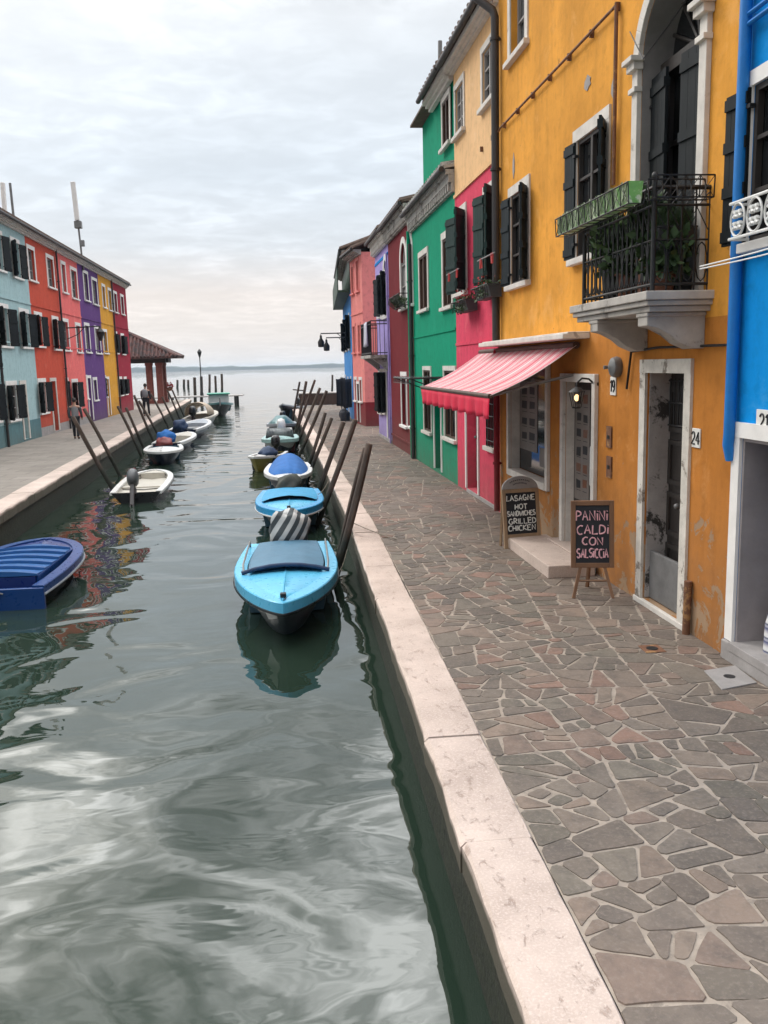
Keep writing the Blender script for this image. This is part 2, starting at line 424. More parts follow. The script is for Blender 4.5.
        for (x0, z0, x1, z1, dep, arch) in hs:
            k = mi((z0 + z1) / 2); yb = y - dep; w = x1 - x0
            if arch:
                rx = w / 2; cx = (x0 + x1) / 2; zsr = z1 - rx * arch
                A = [(cx - rx * math.cos(PI * i / 16), zsr + rx * arch * math.sin(PI * i / 16)) for i in range(17)]
                mb.poly([(x0, y, z1)] + [(p[0], y, p[1]) for p in A[:9]], k); mb.poly([(x1, y, z1)] + [(p[0], y, p[1]) for p in reversed(A[8:])], k)
                for p, q in zip(A, A[1:]): mb.poly([(p[0], y, p[1]), (q[0], y, q[1]), (q[0], yb, q[1]), (p[0], yb, p[1])], k)
                zt = zsr
            else:
                mb.poly([(x0, y, z1), (x1, y, z1), (x1, yb, z1), (x0, yb, z1)], k); zt = z1
            mb.poly([(x0, y, z0), (x0, y, zt), (x0, yb, zt), (x0, yb, z0)], k); mb.poly([(x1, y, z0), (x1, yb, z0), (x1, yb, zt), (x1, y, zt)], k)
            mb.poly([(x0, y, z0), (x0, yb, z0), (x1, yb, z0), (x1, y, z0)], k)
        D = -s.depth
        for za, zb2 in zip(zb, zb[1:]):
            k = mi((za + zb2) / 2)
            mb.poly([(a, y, za), (a, y, zb2), (a, D, zb2), (a, D, za)], k); mb.poly([(b, y, za), (b, D, za), (b, D, zb2), (b, y, zb2)], k)
            mb.poly([(a, D, za), (a, D, zb2), (b, D, zb2), (b, D, za)], k)
        mb.poly([(a, y, ztop), (b, y, ztop), (b, D, ztop), (a, D, ztop)], len(zones) - 1)
        bmesh.ops.remove_doubles(mb.bm, verts=mb.bm.verts, dist=.0005)
        return mb.build(name, [m for _, m in zones], s.e)
    def roof(s, z, over=.3, slope=.36, a=0.0, b=None, tiles=True, corn=.18, mat='tile', cmat='cornice', y=0.0, name='roof', dentil=False, ends=.0):
        b = s.W if b is None else b
        mb = MB(); D = -s.depth; ridge = y + (D - y) / 2
        zr = z + .14 + (over + (y - ridge)) * slope
        prof = [(y + over, z + .12), (y + over, z + .17), (ridge, zr + .05), (D - over, z + .17), (D - over, z + .12), (ridge, zr)]
        mb.prism([(a - ends, p[0], p[1]) for p in prof], (b - a + 2 * ends, 0, 0))
        if tiles:
            n = max(2, int((b - a) / .24)); L = Vector((0, ridge - (y + over), zr - z - .12)).length
            for i in range(n):
                x = a + (b - a) * (i + .5) / n
                p0 = Vector((x, y + over + .04, z + .175)); p1 = Vector((x, ridge, zr + .055))
                mb.tube([p0, p1], [.085, .075], 6)
        o = mb.build(name, mat, s.e)
        if corn:
            mb = MB(); e = .003
            mb.b2((a, y + .002, z - corn), (b, y + over * .35, z - corn * .45)); mb.b2((a, y + .002, z - corn * .45 + e), (b, y + over * .62, z)); mb.b2((a, y + .002, z + e), (b, y + over * .9, z + .1))
            if dentil:
                n = int((b - a) / .22)
                for i in range(n):
                    x = a + (b - a) * (i + .5) / n; mb.b2((x - .05, y + over * .35 + .001, z - corn * .9), (x + .05, y + over * .60, z - corn * .46))
            mb.build('cornice', cmat, s.e)
        mb = MB(); yy = y + over + .06
        mb.tube([(a, yy, z + .10), (b, yy, z + .10)], .055, 8); mb.build('gutter', 'pipe_dark', s.e, 60)
        return o
    def band(s, z, m, h=.05, proud=.025, a=0.0, b=None, name='string_course'):
        b = s.W if b is None else b
        mb = MB(); mb.b2((a + .01, .0, z - h / 2), (b - .01, proud, z + h / 2)); return mb.build(name, m, s.e)
    def pipe(s, x, z0, z1, r=.045, d=.08, m='pipe_dark', name='downpipe', extra=None):
        mb = MB(); mb.tube((extra or []) + [(x, d, z1), (x, d, z0)], r, 10)
        k = z0 + .8
        while k < z1: mb.tube([(x, d, k - .02), (x, d, k + .02)], r * 1.35, 10); mb.box((x, d / 2, k), (.03, d, .03)); k += 1.9
        return mb.build(name, m, s.e, 50)

# ------------------------------------------------------------------ ground, quays, water, far shore
def slab_mat():
    m, nt, b = new_mat('worn_flagstones'); co = objco(nt)
    br = nt.nodes.new('ShaderNodeTexBrick'); nt.links.new(mapping(nt, co, (1, 1, 1), (0, 0, R(3))), br.inputs[0])
    br.inputs['Scale'].default_value = 1.0; br.inputs['Brick Width'].default_value = .9; br.inputs['Row Height'].default_value = .55; br.inputs['Mortar Size'].default_value = .012
    br.inputs[1].default_value = (.20, .175, .15, 1); br.inputs[2].default_value = (.25, .22, .19, 1); br.inputs[3].default_value = (.12, .105, .09, 1)
    n = noise(nt, co, 1.1, 8, .65); n2 = noise(nt, co, 14, 5)
    col = mix(nt, br.outputs[0], (.13, .115, .10), ramp(nt, n, [(.45, 0), (.75, .7)])); col = mix(nt, col, (.3, .27, .24), ramp(nt, n2, [(.55, 0), (.8, .4)]))
    nt.links.new(col, b.inputs['Base Color']); b.inputs['Roughness'].default_value = .85; bump(nt, b, n2, .3, .01)
    return m
def kerb_mat():
    m, nt, b = new_mat('istrian_stone'); co = objco(nt)
    n = noise(nt, co, 1.3, 6, .6); n2 = noise(nt, co, 22, 6, .75); n3 = noise(nt, co, 75, 4, .7)
    col = mix(nt, (.38, .30, .255), (.54, .435, .375), ramp(nt, n, [(.35, 0), (.65, 1)]))
    col = mix(nt, col, (.66, .55, .485), ramp(nt, n3, [(.5, 0), (.7, .6)]))
    pit = noise(nt, mapping(nt, co, (1, .55, 1)), 13, 9, .78, .5)
    pm = ramp(nt, pit, [(.57, 0), (.64, 1)])
    col = mix(nt, col, (.27, .185, .145), mth(nt, 'MULTIPLY', pm, .6))
    z = nt.nodes.new('ShaderNodeSeparateXYZ'); nt.links.new(co, z.inputs[0])
    lo = ramp(nt, mth(nt, 'ADD', mth(nt, 'MULTIPLY', z.outputs[2], 9.0), n), [(-.25, 1), (.30, 0)])
    col = mix(nt, col, (.05, .046, .028), mth(nt, 'MULTIPLY', lo, .92))
    nt.links.new(col, b.inputs['Base Color']); b.inputs['Roughness'].default_value = .8
    bump(nt, b, mth(nt, 'SUBTRACT', n2, pm), .45, .012)
    return m
def quay_mat():
    m, nt, b = new_mat('quay_masonry'); co = objco(nt)
    z = nt.nodes.new('ShaderNodeSeparateXYZ'); nt.links.new(co, z.inputs[0])
    v = nt.nodes.new('ShaderNodeCombineXYZ'); nt.links.new(mth(nt, 'ADD', z.outputs[1], z.outputs[0]), v.inputs[0]); nt.links.new(z.outputs[2], v.inputs[1])
    br = nt.nodes.new('ShaderNodeTexBrick'); nt.links.new(v.outputs[0], br.inputs[0]); br.inputs['Scale'].default_value = 1.0
    br.inputs['Brick Width'].default_value = .27; br.inputs['Row Height'].default_value = .085; br.inputs['Mortar Size'].default_value = .01
    br.inputs[1].default_value = (.034, .024, .017, 1); br.inputs[2].default_value = (.024, .020, .014, 1); br.inputs[3].default_value = (.036, .033, .028, 1)
    n = noise(nt, co, 3.0, 8, .7, .3); n2 = noise(nt, co, 17, 6, .7)
    alg = ramp(nt, mth(nt, 'ADD', z.outputs[2], mth(nt, 'MULTIPLY', n, .35)), [(.0, 1), (.12, 0)])
    alg = ramp(nt, mth(nt, 'ADD', mth(nt, 'ADD', z.outputs[2], .55), mth(nt, 'MULTIPLY', mth(nt, 'SUBTRACT', n, .5), .6)), [(.05, 1), (.32, 0)])
    weed = mix(nt, (.008, .011, .006), (.022, .029, .011), ramp(nt, n2, [(.4, 0), (.65, 1)]))
    up = mix(nt, br.outputs[0], (.020, .027, .010), ramp(nt, n, [(.42, 0), (.62, .8)]))
    col = mix(nt, up, weed, alg)
    nt.links.new(col, b.inputs['Base Color']); b.inputs['Roughness'].default_value = .75
    bump(nt, b, mth(nt, 'ADD', n2, mth(nt, 'MULTIPLY', n, 1.5)), .7, .04)
    return m
def water_mat():
    m, nt, b = new_mat('canal_water'); co = objco(nt)
    def layer(scale, st, rot, detail, dist, rough=.5): return noise(nt, mapping(nt, co, st, (0, 0, rot)), scale, detail, rough, dist)
    big = layer(.62, (.85, 1.1, 1), .3, 1.5, 1.2, .4)
    mid = layer(2.0, (.75, 1.35, 1), -.25, 2.0, 1.0, .45)
    fine = layer(5.0, (.5, 1.6, 1), .1, 2, .4)
    b.inputs['Base Color'].default_value = (.016, .029, .020, 1)
    b.inputs['Roughness'].default_value = .015; b.inputs['IOR'].default_value = 1.75
    n1 = bump(nt, None, big, 1.0, WB[0]); n2 = bump(nt, None, mid, 1.0, WB[1], n1)
    bump(nt, b, fine, 1.0, WB[2], n2)
    return m
WB = (.050, .0026, .0001)
MT['slabs'] = slab_mat(); MT['kerb'] = kerb_mat(); MT['quay'] = quay_mat(); MT['water'] = water_mat()

mb = MB(); us = [-4000, -400, -60, -12, 0, 12, 60, 400, 4000]; vs = [-200, -10, 20, 60, 120, 400, 1200, 4200]
mb.grid(lambda u, v: (u, v, WATER), us, vs); struct(mb.build('water', 'water'))

# outer edges of the two quays
RO = [(.81, -6), (.81, 14.2), (.72, 19.0), (.57, 26.0), (.18, 40.0), (-.35, 58.0)]       # canal-side kerb edge, shop side
LO = [(-3.35, -10), (-5.53, 16.66), (-6.49, 33.4), (-8.95, 77.0)]                          # canal-side kerb edge, far side
def offset(line, w):
    out = []
    for i, p in enumerate(line):
        a = Vector(line[max(i - 1, 0)]); b = Vector(line[min(i + 1, len(line) - 1)]); d = (b - a).normalized(); n = Vector((d.y, -d.x))
        out.append((p[0] + n.x * w, p[1] + n.y * w))
    return out
def sheet(name, line_in, far_x, mat, z):
    mb = MB(); mb.grid(lambda i, k: (line_in[i][0] if k == 0 else far_x, line_in[i][1], z), range(len(line_in)), (0, 1)); return mb.build(name, mat)
def kerb_blocks(line, w, z1, z0, mean, mat, seed):
    r = random.Random(seed); mb = MB(); inn = offset(line, w)
    L = [0]
    for p, q in zip(line, line[1:]): L.append(L[-1] + (Vector(q) - Vector(p)).length)
    def at(l, ln):
        for i in range(len(L) - 1):
            if l <= L[i + 1] or i == len(L) - 2:
                f = (l - L[i]) / (L[i + 1] - L[i]); return Vector(ln[i]).lerp(Vector(ln[i + 1]), f)
    s = 0.0; cuts = [0.0]
    while s < L[-1]: s += mean * r.uniform(.75, 1.3); cuts.append(min(s, L[-1]))
    cuts += [l for l in L[1:-1]]; cuts = sorted(cuts)
    for a, b in zip(cuts, cuts[1:]):
        if b - a < .05: continue
        zt = z1 + r.uniform(-.006, .006); j = [r.uniform(-.008, .008) for _ in range(4)]
        sub = max(1, int((b - a) / .16)); g = .004
        ts = [a + g + (b - a - 2 * g) * i / sub for i in range(sub + 1)]
        rings = []
        for i, t in enumerate(ts):
            o = at(t, line); n = at(t, inn); e = (n - o).normalized(); wob = r.gauss(0, .0035) if 0 < i < sub else -.008
            o = o + e * (j[0] + wob - .035); n = n + e * (j[1] - .006)
            c = max(.008, .018 + r.gauss(0, .006)) if 0 < i < sub else .028
            ch = e * c
            rings.append([Vector((o.x, o.y, z0)), Vector((o.x, o.y, zt - c)), Vector((o.x + ch.x, o.y + ch.y, zt)), Vector((n.x - ch.x * .5, n.y - ch.y * .5, zt)), Vector((n.x, n.y, zt - c * .5)), Vector((n.x, n.y, z0))])
        mb.loft(rings)
    return mb.build('kerb', mat)
def clip_half(poly, n, c):
    out = []
    for i in range(len(poly)):
        a, b = poly[i], poly[(i + 1) % len(poly)]; da, db = a.dot(n) - c, b.dot(n) - c
        if da <= 0: out.append(a)
        if (da < 0 < db) or (db < 0 < da): out.append(a + (b - a) * (da / (da - db)))
    return out
def area2(p): return abs(sum(p[i].x * p[(i + 1) % len(p)].y - p[(i + 1) % len(p)].x * p[i].y for i in range(len(p)))) / 2
def crazy_pavement(edge, far_x):
    """irregular split stones bedded in mortar: one mesh, a colour per stone"""
    r = random.Random(21); mb = MB()
    mb.grid(lambda i, k: (edge[i][0] if k == 0 else 12.0, edge[i][1], 0.0), range(len(edge)), (0, 1), 1)
    col = mb.bm.loops.layers.float_color.new('stone')
    stack = []
    for (a, b) in zip(edge, edge[1:]):
        n = max(1, int((b[1] - a[1]) / 2.2)); A, B = Vector(a), Vector(b); prev = None
        for i in range(n):
            p, q = A.lerp(B, i / n), A.lerp(B, (i + 1) / n)
            j0 = prev if prev is not None else r.uniform(-.2, .2); j1 = r.uniform(-.35, .35) if i < n - 1 else 0; prev = j1
            stack.append([p, Vector((far_x, p.y + (j0 if i else 0))), Vector((far_x, q.y + j1)), q])
    cells = []
    while stack:
        p = stack.pop(); ar = area2(p); c = sum(p, Vector((0, 0))) / len(p)
        tgt = math.exp(r.gauss(math.log(.046), .5)) * (1.0 if c.y < 12 else 1.35)
        if ar < tgt * 1.25 or len(p) < 3:
            cells.append((p, c, ar)); continue
        d = max((p[(i + 1) % len(p)] - p[i] for i in range(len(p))), key=lambda v: v.length)
        m = max(((u - v) for u in p for v in p), key=lambda v: v.length)
        best = None
        for _t in range(7):
            ax = (m if r.random() < .5 else d).normalized(); th = r.gauss(0, .42)
            n = Vector((ax.x * math.cos(th) - ax.y * math.sin(th), ax.x * math.sin(th) + ax.y * math.cos(th)))
            cc = c + Vector((r.gauss(0, .16), r.gauss(0, .16))) * math.sqrt(ar); k = cc.dot(n)
            A_, B_ = clip_half(p, n, k), clip_half(p, -n, -k)
            if len(A_) < 3 or len(B_) < 3: continue
            def comp(s): return area2(s) / max(1e-6, sum((s[i] - s[i - 1]).length for i in range(len(s))) ** 2) * (.72 if len([1 for i in range(len(s)) if (s[i] - s[i - 1]).length > .03]) < 4 else 1)
            sc_ = min(comp(A_), comp(B_)) * r.uniform(.8, 1.2)
            if best is None or sc_ > best[0]: best = (sc_, A_, B_)
        if best is None: cells.append((p, c, ar)); continue
        A, B = best[1], best[2]
        if len(A) < 3 or len(B) < 3 or min(area2(A), area2(B)) < .012: cells.append((p, c, ar)); continue
        stack += [A, B]
    pal = [(.102, .086, .072), (.130, .108, .089), (.110, .099, .081), (.150, .122, .098), (.094, .081, .070), (.120, .103, .087), (.165, .128, .102), (.172, .108, .084), (.138, .103, .084), (.116, .106, .087), (.125, .108, .09), (.108, .094, .08)]
    for p, c, ar in cells:
        if sum(p[i].x * p[(i + 1) % len(p)].y - p[(i + 1) % len(p)].x * p[i].y for i in range(len(p))) < 0: p = p[::-1]
        q = p
        for i in range(len(p)):
            e = (p[(i + 1) % len(p)] - p[i])
            if e.length < 1e-5: continue
            e.normalize(); n = Vector((e.y, -e.x)); q = clip_half(q, n, p[i].dot(n) - r.uniform(.006, .0145))
            if len(q) < 3: break
        if len(q) < 3 or area2(q) < .002: continue
        fine_ = c.y < 14; pts = []
        for i in range(len(q)):
            a, b = q[i], q[(i + 1) % len(q)]; L = (b - a).length
            if L < .012: continue
            k = min(.020, L * .25); ts = [k / L]; m_ = max(1, int(L / (.07 if fine_ else .25)))
            ts += [k / L + (1 - 2 * k / L) * t / m_ for t in range(1, m_)] + [1 - k / L]
            nn = Vector((-(b - a).y, (b - a).x)) / L
            for t in ts:
                v = a.lerp(b, t); w = .016 * mnoise.noise(Vector((v.x * 5, v.y * 5, 2.0))) + .006 * mnoise.noise(Vector((v.x * 17, v.y * 17, 5.0)))
                pts.append(v + nn * w)
        if len(pts) < 4: continue
        z = .0045 + r.uniform(-.001, .002); tx, ty = r.gauss(0, .004), r.gauss(0, .004)
        base = r.choice(pal); g = r.uniform(.85, 1.28); cc = (base[0] * g * 1.03, base[1] * g * .97, base[2] * g * .92, 1)
        top = [mb.bm.verts.new((v.x, v.y, max(.003, z + (v.x - c.x) * tx + (v.y - c.y) * ty))) for v in pts]
        cen = c
        low = [mb.bm.verts.new((v.x + (v.x - cen.x) * .02, v.y + (v.y - cen.y) * .02, -.003)) for v in pts]
        fs = [mb.bm.faces.new(top)] + [mb.bm.faces.new([top[i], low[i], low[(i + 1) % len(pts)], top[(i + 1) % len(pts)]]) for i in range(len(pts))]
        for f in fs:
            for l in f.loops: l[col] = cc
    return mb.build('pavement', ['paving', 'mortar'])
def paving_stone_mat():
    m, nt, b = new_mat('split_stone'); co = objco(nt); at = nt.nodes.new('ShaderNodeAttribute'); at.attribute_name = 'stone'
    g = noise(nt, co, 6, 8, .7, .3); g2 = noise(nt, co, 42, 6, .72); big = noise(nt, co, .35, 4, .55); st = noise(nt, co, 1.6, 8, .7, .5)
    col = mix(nt, at.outputs['Color'], (.055, .049, .043), ramp(nt, g, [(.46, 0), (.74, .8)]))
    col = mix(nt, col, (.27, .225, .19), ramp(nt, g2, [(.50, 0), (.76, .55)]))
    col = mix(nt, col, (.20, .15, .122), ramp(nt, big, [(.42, 0), (.68, .38)]))
    col = mix(nt, col, (.05, .046, .042), ramp(nt, st, [(.56, 0), (.72, .45)]))
    nt.links.new(col, b.inputs['Base Color']); nt.links.new(mth(nt, 'ADD', .55, mth(nt, 'MULTIPLY', g, .4)), b.inputs['Roughness'])
    bump(nt, b, mth(nt, 'ADD', g, mth(nt, 'MULTIPLY', g2, .45)), .5, .014); return m
MT['paving'] = paving_stone_mat(); MT['mortar'] = plain('mortar', (.31, .258, .21), .9, .3, 7, .4, c2=(.20, .165, .135), amt=.54)
struct(crazy_pavement([(x, y) for x, y in offset(RO, .345)], 4.3))
struct(kerb_blocks(RO, .35, .012, -.17, 1.75, 'kerb', 3))
LI = offset(LO, -.45)
struct(sheet('pavement', offset(LO, -.43), -45.0, 'slabs', 0.0))
struct(kerb_blocks(LO, -.45, .012, -.2, 2.2, 'kerb', 5))
def quay_wall(line, w, far_x, label):
    edge = offset(line, w); pts = edge + [(far_x, line[-1][1]), (far_x, line[0][1])]
    mb = MB(); mb.prism([(p[0], p[1], -2.4) for p in pts], (0, 0, 2.38)); o = mb.build('quay_wall', 'quay')
    return tag(o, label, 'quay wall')
quay_wall(RO, .02, 12.0, 'weedy dark green quay wall beneath the crazy paved walkway by the shops')
quay_wall(LO, -.02, -45.0, 'dark brown quay wall beneath the walkway opposite the shops')

# far shore: a low wooded island line across the lagoon
mb = MB(); xs = [-1500 + 12 * i for i in range(240)]
top = []
for x in xs:
    h = 10 + 7 * mnoise.noise(Vector((x * .004, 3.1, 0))) + 3.0 * mnoise.noise(Vector((x * .03, 9.7, 0))) + 1.6 * mnoise.noise(Vector((x * .15, 1.7, 0)))
    top.append(max(2.0, h))
mb.loft([[Vector((x, 2550, WATER - .3)), Vector((x, 2552, h * .8)), Vector((x, 2575, h)), Vector((x, 2640, h * .7)), Vector((x, 2650, WATER - .3))] for x, h in zip(xs, top)])
MT['shore'] = plain('shore', (.05, .07, .05), .9, .4, .02, 0)
struct(mb.build('far_hills', 'shore'))

# ------------------------------------------------------------------ shop-side row of houses
FR = Fac((3.60, 3.5), (3.0, 28.4))
def S(px, py): return FR.S(px, py)
S_OB = 3.36                      # orange / blue corner
S_PO = S(499.5, 300)             # orange / pink party wall
S_GP = S(454.5, 175)             # pink / green
S_RG = S(414.5, 380)             # green / burgundy
S_LR = S(391.5, 400)             # burgundy / lilac
S_PL = S(378.5, 400)             # lilac / pink corner house
MT['w_blue'] = stucco('w_blue', (.002, .25, .66), .10, fade=(.10, .38, .66), streak=.12)
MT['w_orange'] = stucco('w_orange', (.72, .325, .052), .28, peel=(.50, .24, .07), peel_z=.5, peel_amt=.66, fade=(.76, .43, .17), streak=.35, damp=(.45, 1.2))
MT['w_orange_low'] = stucco('w_orange_low', (.50, .19, .036), .26, peel=(.40, .27, .17), peel_z=1.5, peel_amt=.655, fade=(.62, .33, .13), streak=.45, damp=(.5, 1.6))  # darker lower storey: damp stains, plus shade under the awning put into the colour
MT['w_pink'] = stucco('w_pink', (.66, .065, .12), .10, fade=(.75, .2, .22))
MT['w_peach'] = stucco('w_peach', (.78, .49, .25), .10, peel=(.55, .40, .28), peel_z=.5, peel_amt=.70, fade=(.8, .6, .42))
MT['w_green'] = stucco('w_green', (.002, .27, .15), .10, fade=(.02, .32, .20), streak=.15)
MT['w_burg'] = stucco('w_burg', (.17, .018, .024), .14, fade=(.21, .04, .045))
MT['w_lilac'] = stucco('w_lilac', (.40, .32, .66), .08, fade=(.6, .52, .72))
MT['w_rose'] = stucco('w_rose', (.78, .26, .24), .10, fade=(.8, .42, .36))
MT['w_rosebase'] = stucco('w_rosebase', (.24, .025, .035), .14, fade=(.3, .08, .07))
MT['w_sky'] = stucco('w_sky', (.06, .26, .62), .10, fade=(.2, .4, .65))

MT['lining_grey'] = plain('lining_grey', (.20, .19, .185), .8, .25, 3, .2)
MT['lining'] = plain('lining', (.30, .27, .27), .8, .2, 3, .2)
# -- bright blue house at the frame's edge
HB = House('blue_house', 'bright blue house with black shutters and a white framed doorway', FR, S_OB - 4.2, S_OB, 'blue')
def LB(r): return r
print('BLUE', FR.S(729, 170, .05) - FR.S(751.5, 170), FR.S(757, 170) - FR.S(751.5, 170), FR.S(722,300)); a, z0, b, z1 = HB.px(751, 775, 80, 240); zs_l = FR.Z(751, 88); zs_b = FR.Z(751, 243)
wb = FR.S(751.5, 170) - HB.s0
win = HB.window((wb - .80, zs_b, wb, zs_l), pane='pane_dark', surround='white_paint', shut='shutter_black', ang=(150, 174), lwf=.34, fr=.1, sashm='dark_wood', dep=.06)
# white wrought iron guard in front of the window
mb = MB(); y = .16; g0 = zs_b + .03; g1 = zs_b + .29; x0, x1 = wb - .95, wb - .0
mb.tube([(x0, 0, g1), (x0, y, g1), (x1, y, g1), (x1, 0, g1)], .012, 6); mb.tube([(x0, 0, g0), (x0, y, g0), (x1, y, g0), (x1, 0, g0)], .012, 6)
nC = 4
for i in range(nC):
    cx = x0 + (x1 - x0) * (i + .5) / nC; cz = (g0 + g1) / 2; rx = (x1 - x0) / nC * .42
    mb.tube([(cx + rx * math.cos(t * PI / 10), y, cz + .12 * math.sin(t * PI / 10)) for t in range(21)], .010, 6)
    for k in range(4):
        th = PI / 4 + k * PI / 2; px_, pz_ = cx + rx * .45 * math.cos(th), cz + .06 * math.sin(th)
        for q in range(4):
            ph = q * PI / 2 + PI / 4; mb.tube([(px_, y, pz_), (px_ + .03 * math.cos(ph), y, pz_ + .03 * math.sin(ph))], [.012, .018], 6)
mb.build('window_guard', 'white_iron', HB.e, 60)
dl = FR.S(739.5, 520) - HB.s0; dzt = FR.Z(739.5, 437)
HB.door((dl - 1.0, .17, dl, dzt), leafm='brown_wood', surround='white_paint', fr=.12, dep=.42, panels=3, split=False)
mb = MB(); mb.b2((dl - .03, -.42, .172), (dl - .002, -.002, dzt - .003)); mb.b2((dl - 1.0, -.42, dzt - .03), (dl - .03, -.002, dzt - .003)); mb.build('jamb_lining', 'lining', HB.e)
mb = MB(); mb.b2((dl - 1.0, -.42, .10), (dl - .002, .06, .176)); mb.build('threshold', 'plug', HB.e, bevel=.006)
HB.wall([(9, 'w_blue')], 8.4); HB.roof(8.4)
mb = MB(); mb.b2((0, .0, 0), (HB.W - .05, .055, .165)); mb.build('plinth', 'plug', HB.e, bevel=.01)
pz = FR.Z(737, 445)
mb = MB(); xx = HB.W - .07
mb.tube([(xx, .06, 8.3), (xx, .06, pz + .1), (xx + .02, .055, pz), (xx + .03, .02, pz - .12)], .047, 10)
MT['pipe_blue'] = plain('pipe_blue', (.002, .17, .52), .5, .2, 4, .1)
mb.build('downpipe', 'pipe_blue', HB.e, 50)
zc = FR.Z(745, 32)
mb = MB()
for k in range(2): mb.tube([(0, .06, zc + .07 * k), (HB.W, .06, zc + .07 * k)], .018, 6)
mb.build('cable', 'pipe_blue', HB.e, 60)
# number plate 21
def plate(parent, fac, hs0, px, py, w, h, txt, pw=.0):
    s, z = fac.sz(px, py); x = s - hs0
    mb = MB(); mb.b2((x - w / 2, .002, z - h / 2), (x + w / 2, .014, z + h / 2)); o = mb.build('number_plate', 'enamel', parent, bevel=.003)
    mb = MB(); hh = h * .62; tw = text_width(txt, hh)
    # seen from outside the wall, reading runs towards smaller x
    P = lambda u, v: Vector((x + tw / 2 - u, .016, z - hh / 2 + v)); lettering(mb, txt, 0, 0, hh, P, h * .05, 0, 0.0)
    mb.build('numerals', 'ink', o); return o
plate(HB.e, FR, HB.s0, 765.5, 421, .22, .17, '21')

# -- orange house
HO = House('orange_house', 'tall weathered orange house with balcony, shop front and awning', FR, S_OB, S_PO, 'orange')
H0 = HO.s0
X = lambda px, py, d=0.0: FR.S(px, py, d) - H0
# top window
xa, xb = X(526, 30), X(511, 30); zt = FR.Z(518, 52)
HO.window((xa, zt, xb, zt + 1.5), pane='pane_grey', shut=None, fr=.13, sashm='grey_wood')
xa2, xb2 = X(605, 5), X(585, 5)
# middle-floor windows with shutters
zt1, zb1 = FR.Z(593, 131), FR.Z(580, 258)
xa, xb = X(606, 190), X(577.5, 190)
HO.window((xa, zb1, xb, FR.Z(577.5, 142)), pane='pane_dark', shut='shutter_dark', ang=(150, 174), lwf=.28, fr=.12, dep=.06, sashm='dark_wood')
xa, xb = X(528, 230), X(511.5, 230)
HO.window((xa, FR.Z(520, 283), xb, FR.Z(511.5, 197)), pane='pane_dark', shut='shutter_dark', ang=(150, 174), lwf=.34, fr=.12, dep=.06, sashm='dark_wood')
# arched balcony door
xa, xb = X(702, 130), X(641, 130); zsp = FR.Z(637, 72); zfl = FR.Z(700, 288); rr_ = (xb - xa) / 2
zfl = FR.sz(711, 290)[1]
HO.hole(xa, zfl, xb, zsp + rr_, .30, 1.0); DA, DB_ = xa, xb
mb = MB(); yb = -.30
mb.b2((xa, yb - .03, zfl), (xb, yb, zsp + rr_)); bd = mb.build('balcony_door', 'pane_dark', HO.e)
mb = MB()
for xq in (xa, (xa + xb) / 2 - .04, xb - .08): mb.b2((xq, yb + .001, zfl), (xq + .08, yb + .05, zsp - .1))
mb.b2((xa, yb + .001, zsp - .1), (xb, yb + .12, zsp + .02))
for k in (.33, .66): mb.b2((xa + .08, yb + .002, zfl + (zsp - zfl) * k), (xb - .08, yb + .035, zfl + (zsp - zfl) * k + .05))
for k in range(1, 7):
    th = PI * k / 7; mb.tube([((xa + xb) / 2, yb + .02, zsp), ((xa + xb) / 2 + rr_ * .98 * math.cos(th), yb + .02, zsp + rr_ * .98 * math.sin(th))], .018, 6)
mb.build('door_frame', 'dark_wood', bd)
for side in (0, 1): HO.leaf(bd, xa + .03 if side == 0 else xb - .03, side, rr_ * (.62 if side else .78), zfl + .02, zsp - .12, 5, 'shutter_black', -.10)
mb = MB(); fr = .13; cx = (xa + xb) / 2
mb.b2((xa - fr, 0, zfl), (xa, .05, zsp)); mb.b2((xb, 0, zfl), (xb + fr, .05, zsp))
ring = lambda k: [(cx - (rr_ + k) * math.cos(PI * i / 20), zsp + (rr_ + k) * math.sin(PI * i / 20)) for i in range(21)]
ri, ro = ring(0), ring(fr)
for i in range(20): mb.prism([(ri[i][0], 0, ri[i][1]), (ri[i + 1][0], 0, ri[i + 1][1]), (ro[i + 1][0], 0, ro[i + 1][1]), (ro[i][0], 0, ro[i][1])], (0, .05, 0))
for xq in (xa - fr, xb):
    mb.b2((xq - .03, .0, zsp - .02), (xq + fr + .03, .10, zsp + .05)); mb.b2((xq - .055, .0, zsp + .05), (xq + fr + .055, .14, zsp + .10)); mb.b2((xq - .015, .0, zsp - .22), (xq + fr + .015, .085, zsp - .17))
mb.build('surround', 'white_stone', bd, bevel=.006)
mb = MB(); mb.b2((xa + .003, -.299, zfl), (xa + .012, .0, zsp)); mb.b2((xb - .012, -.299, zfl), (xb - .003, .0, zsp))
for i in range(20):
    A_ = [(cx - (rr_ - k) * math.cos(PI * j / 20), zsp + (rr_ - k) * math.sin(PI * j / 20)) for k in (.003, .012) for j in (i, i + 1)]
    mb.prism([(A_[0][0], -.299, A_[0][1]), (A_[1][0], -.299, A_[1][1]), (A_[3][0], -.299, A_[3][1]), (A_[2][0], -.299, A_[2][1])], (0, .299, 0))
mb.build('jamb_lining', 'lining_grey', bd)
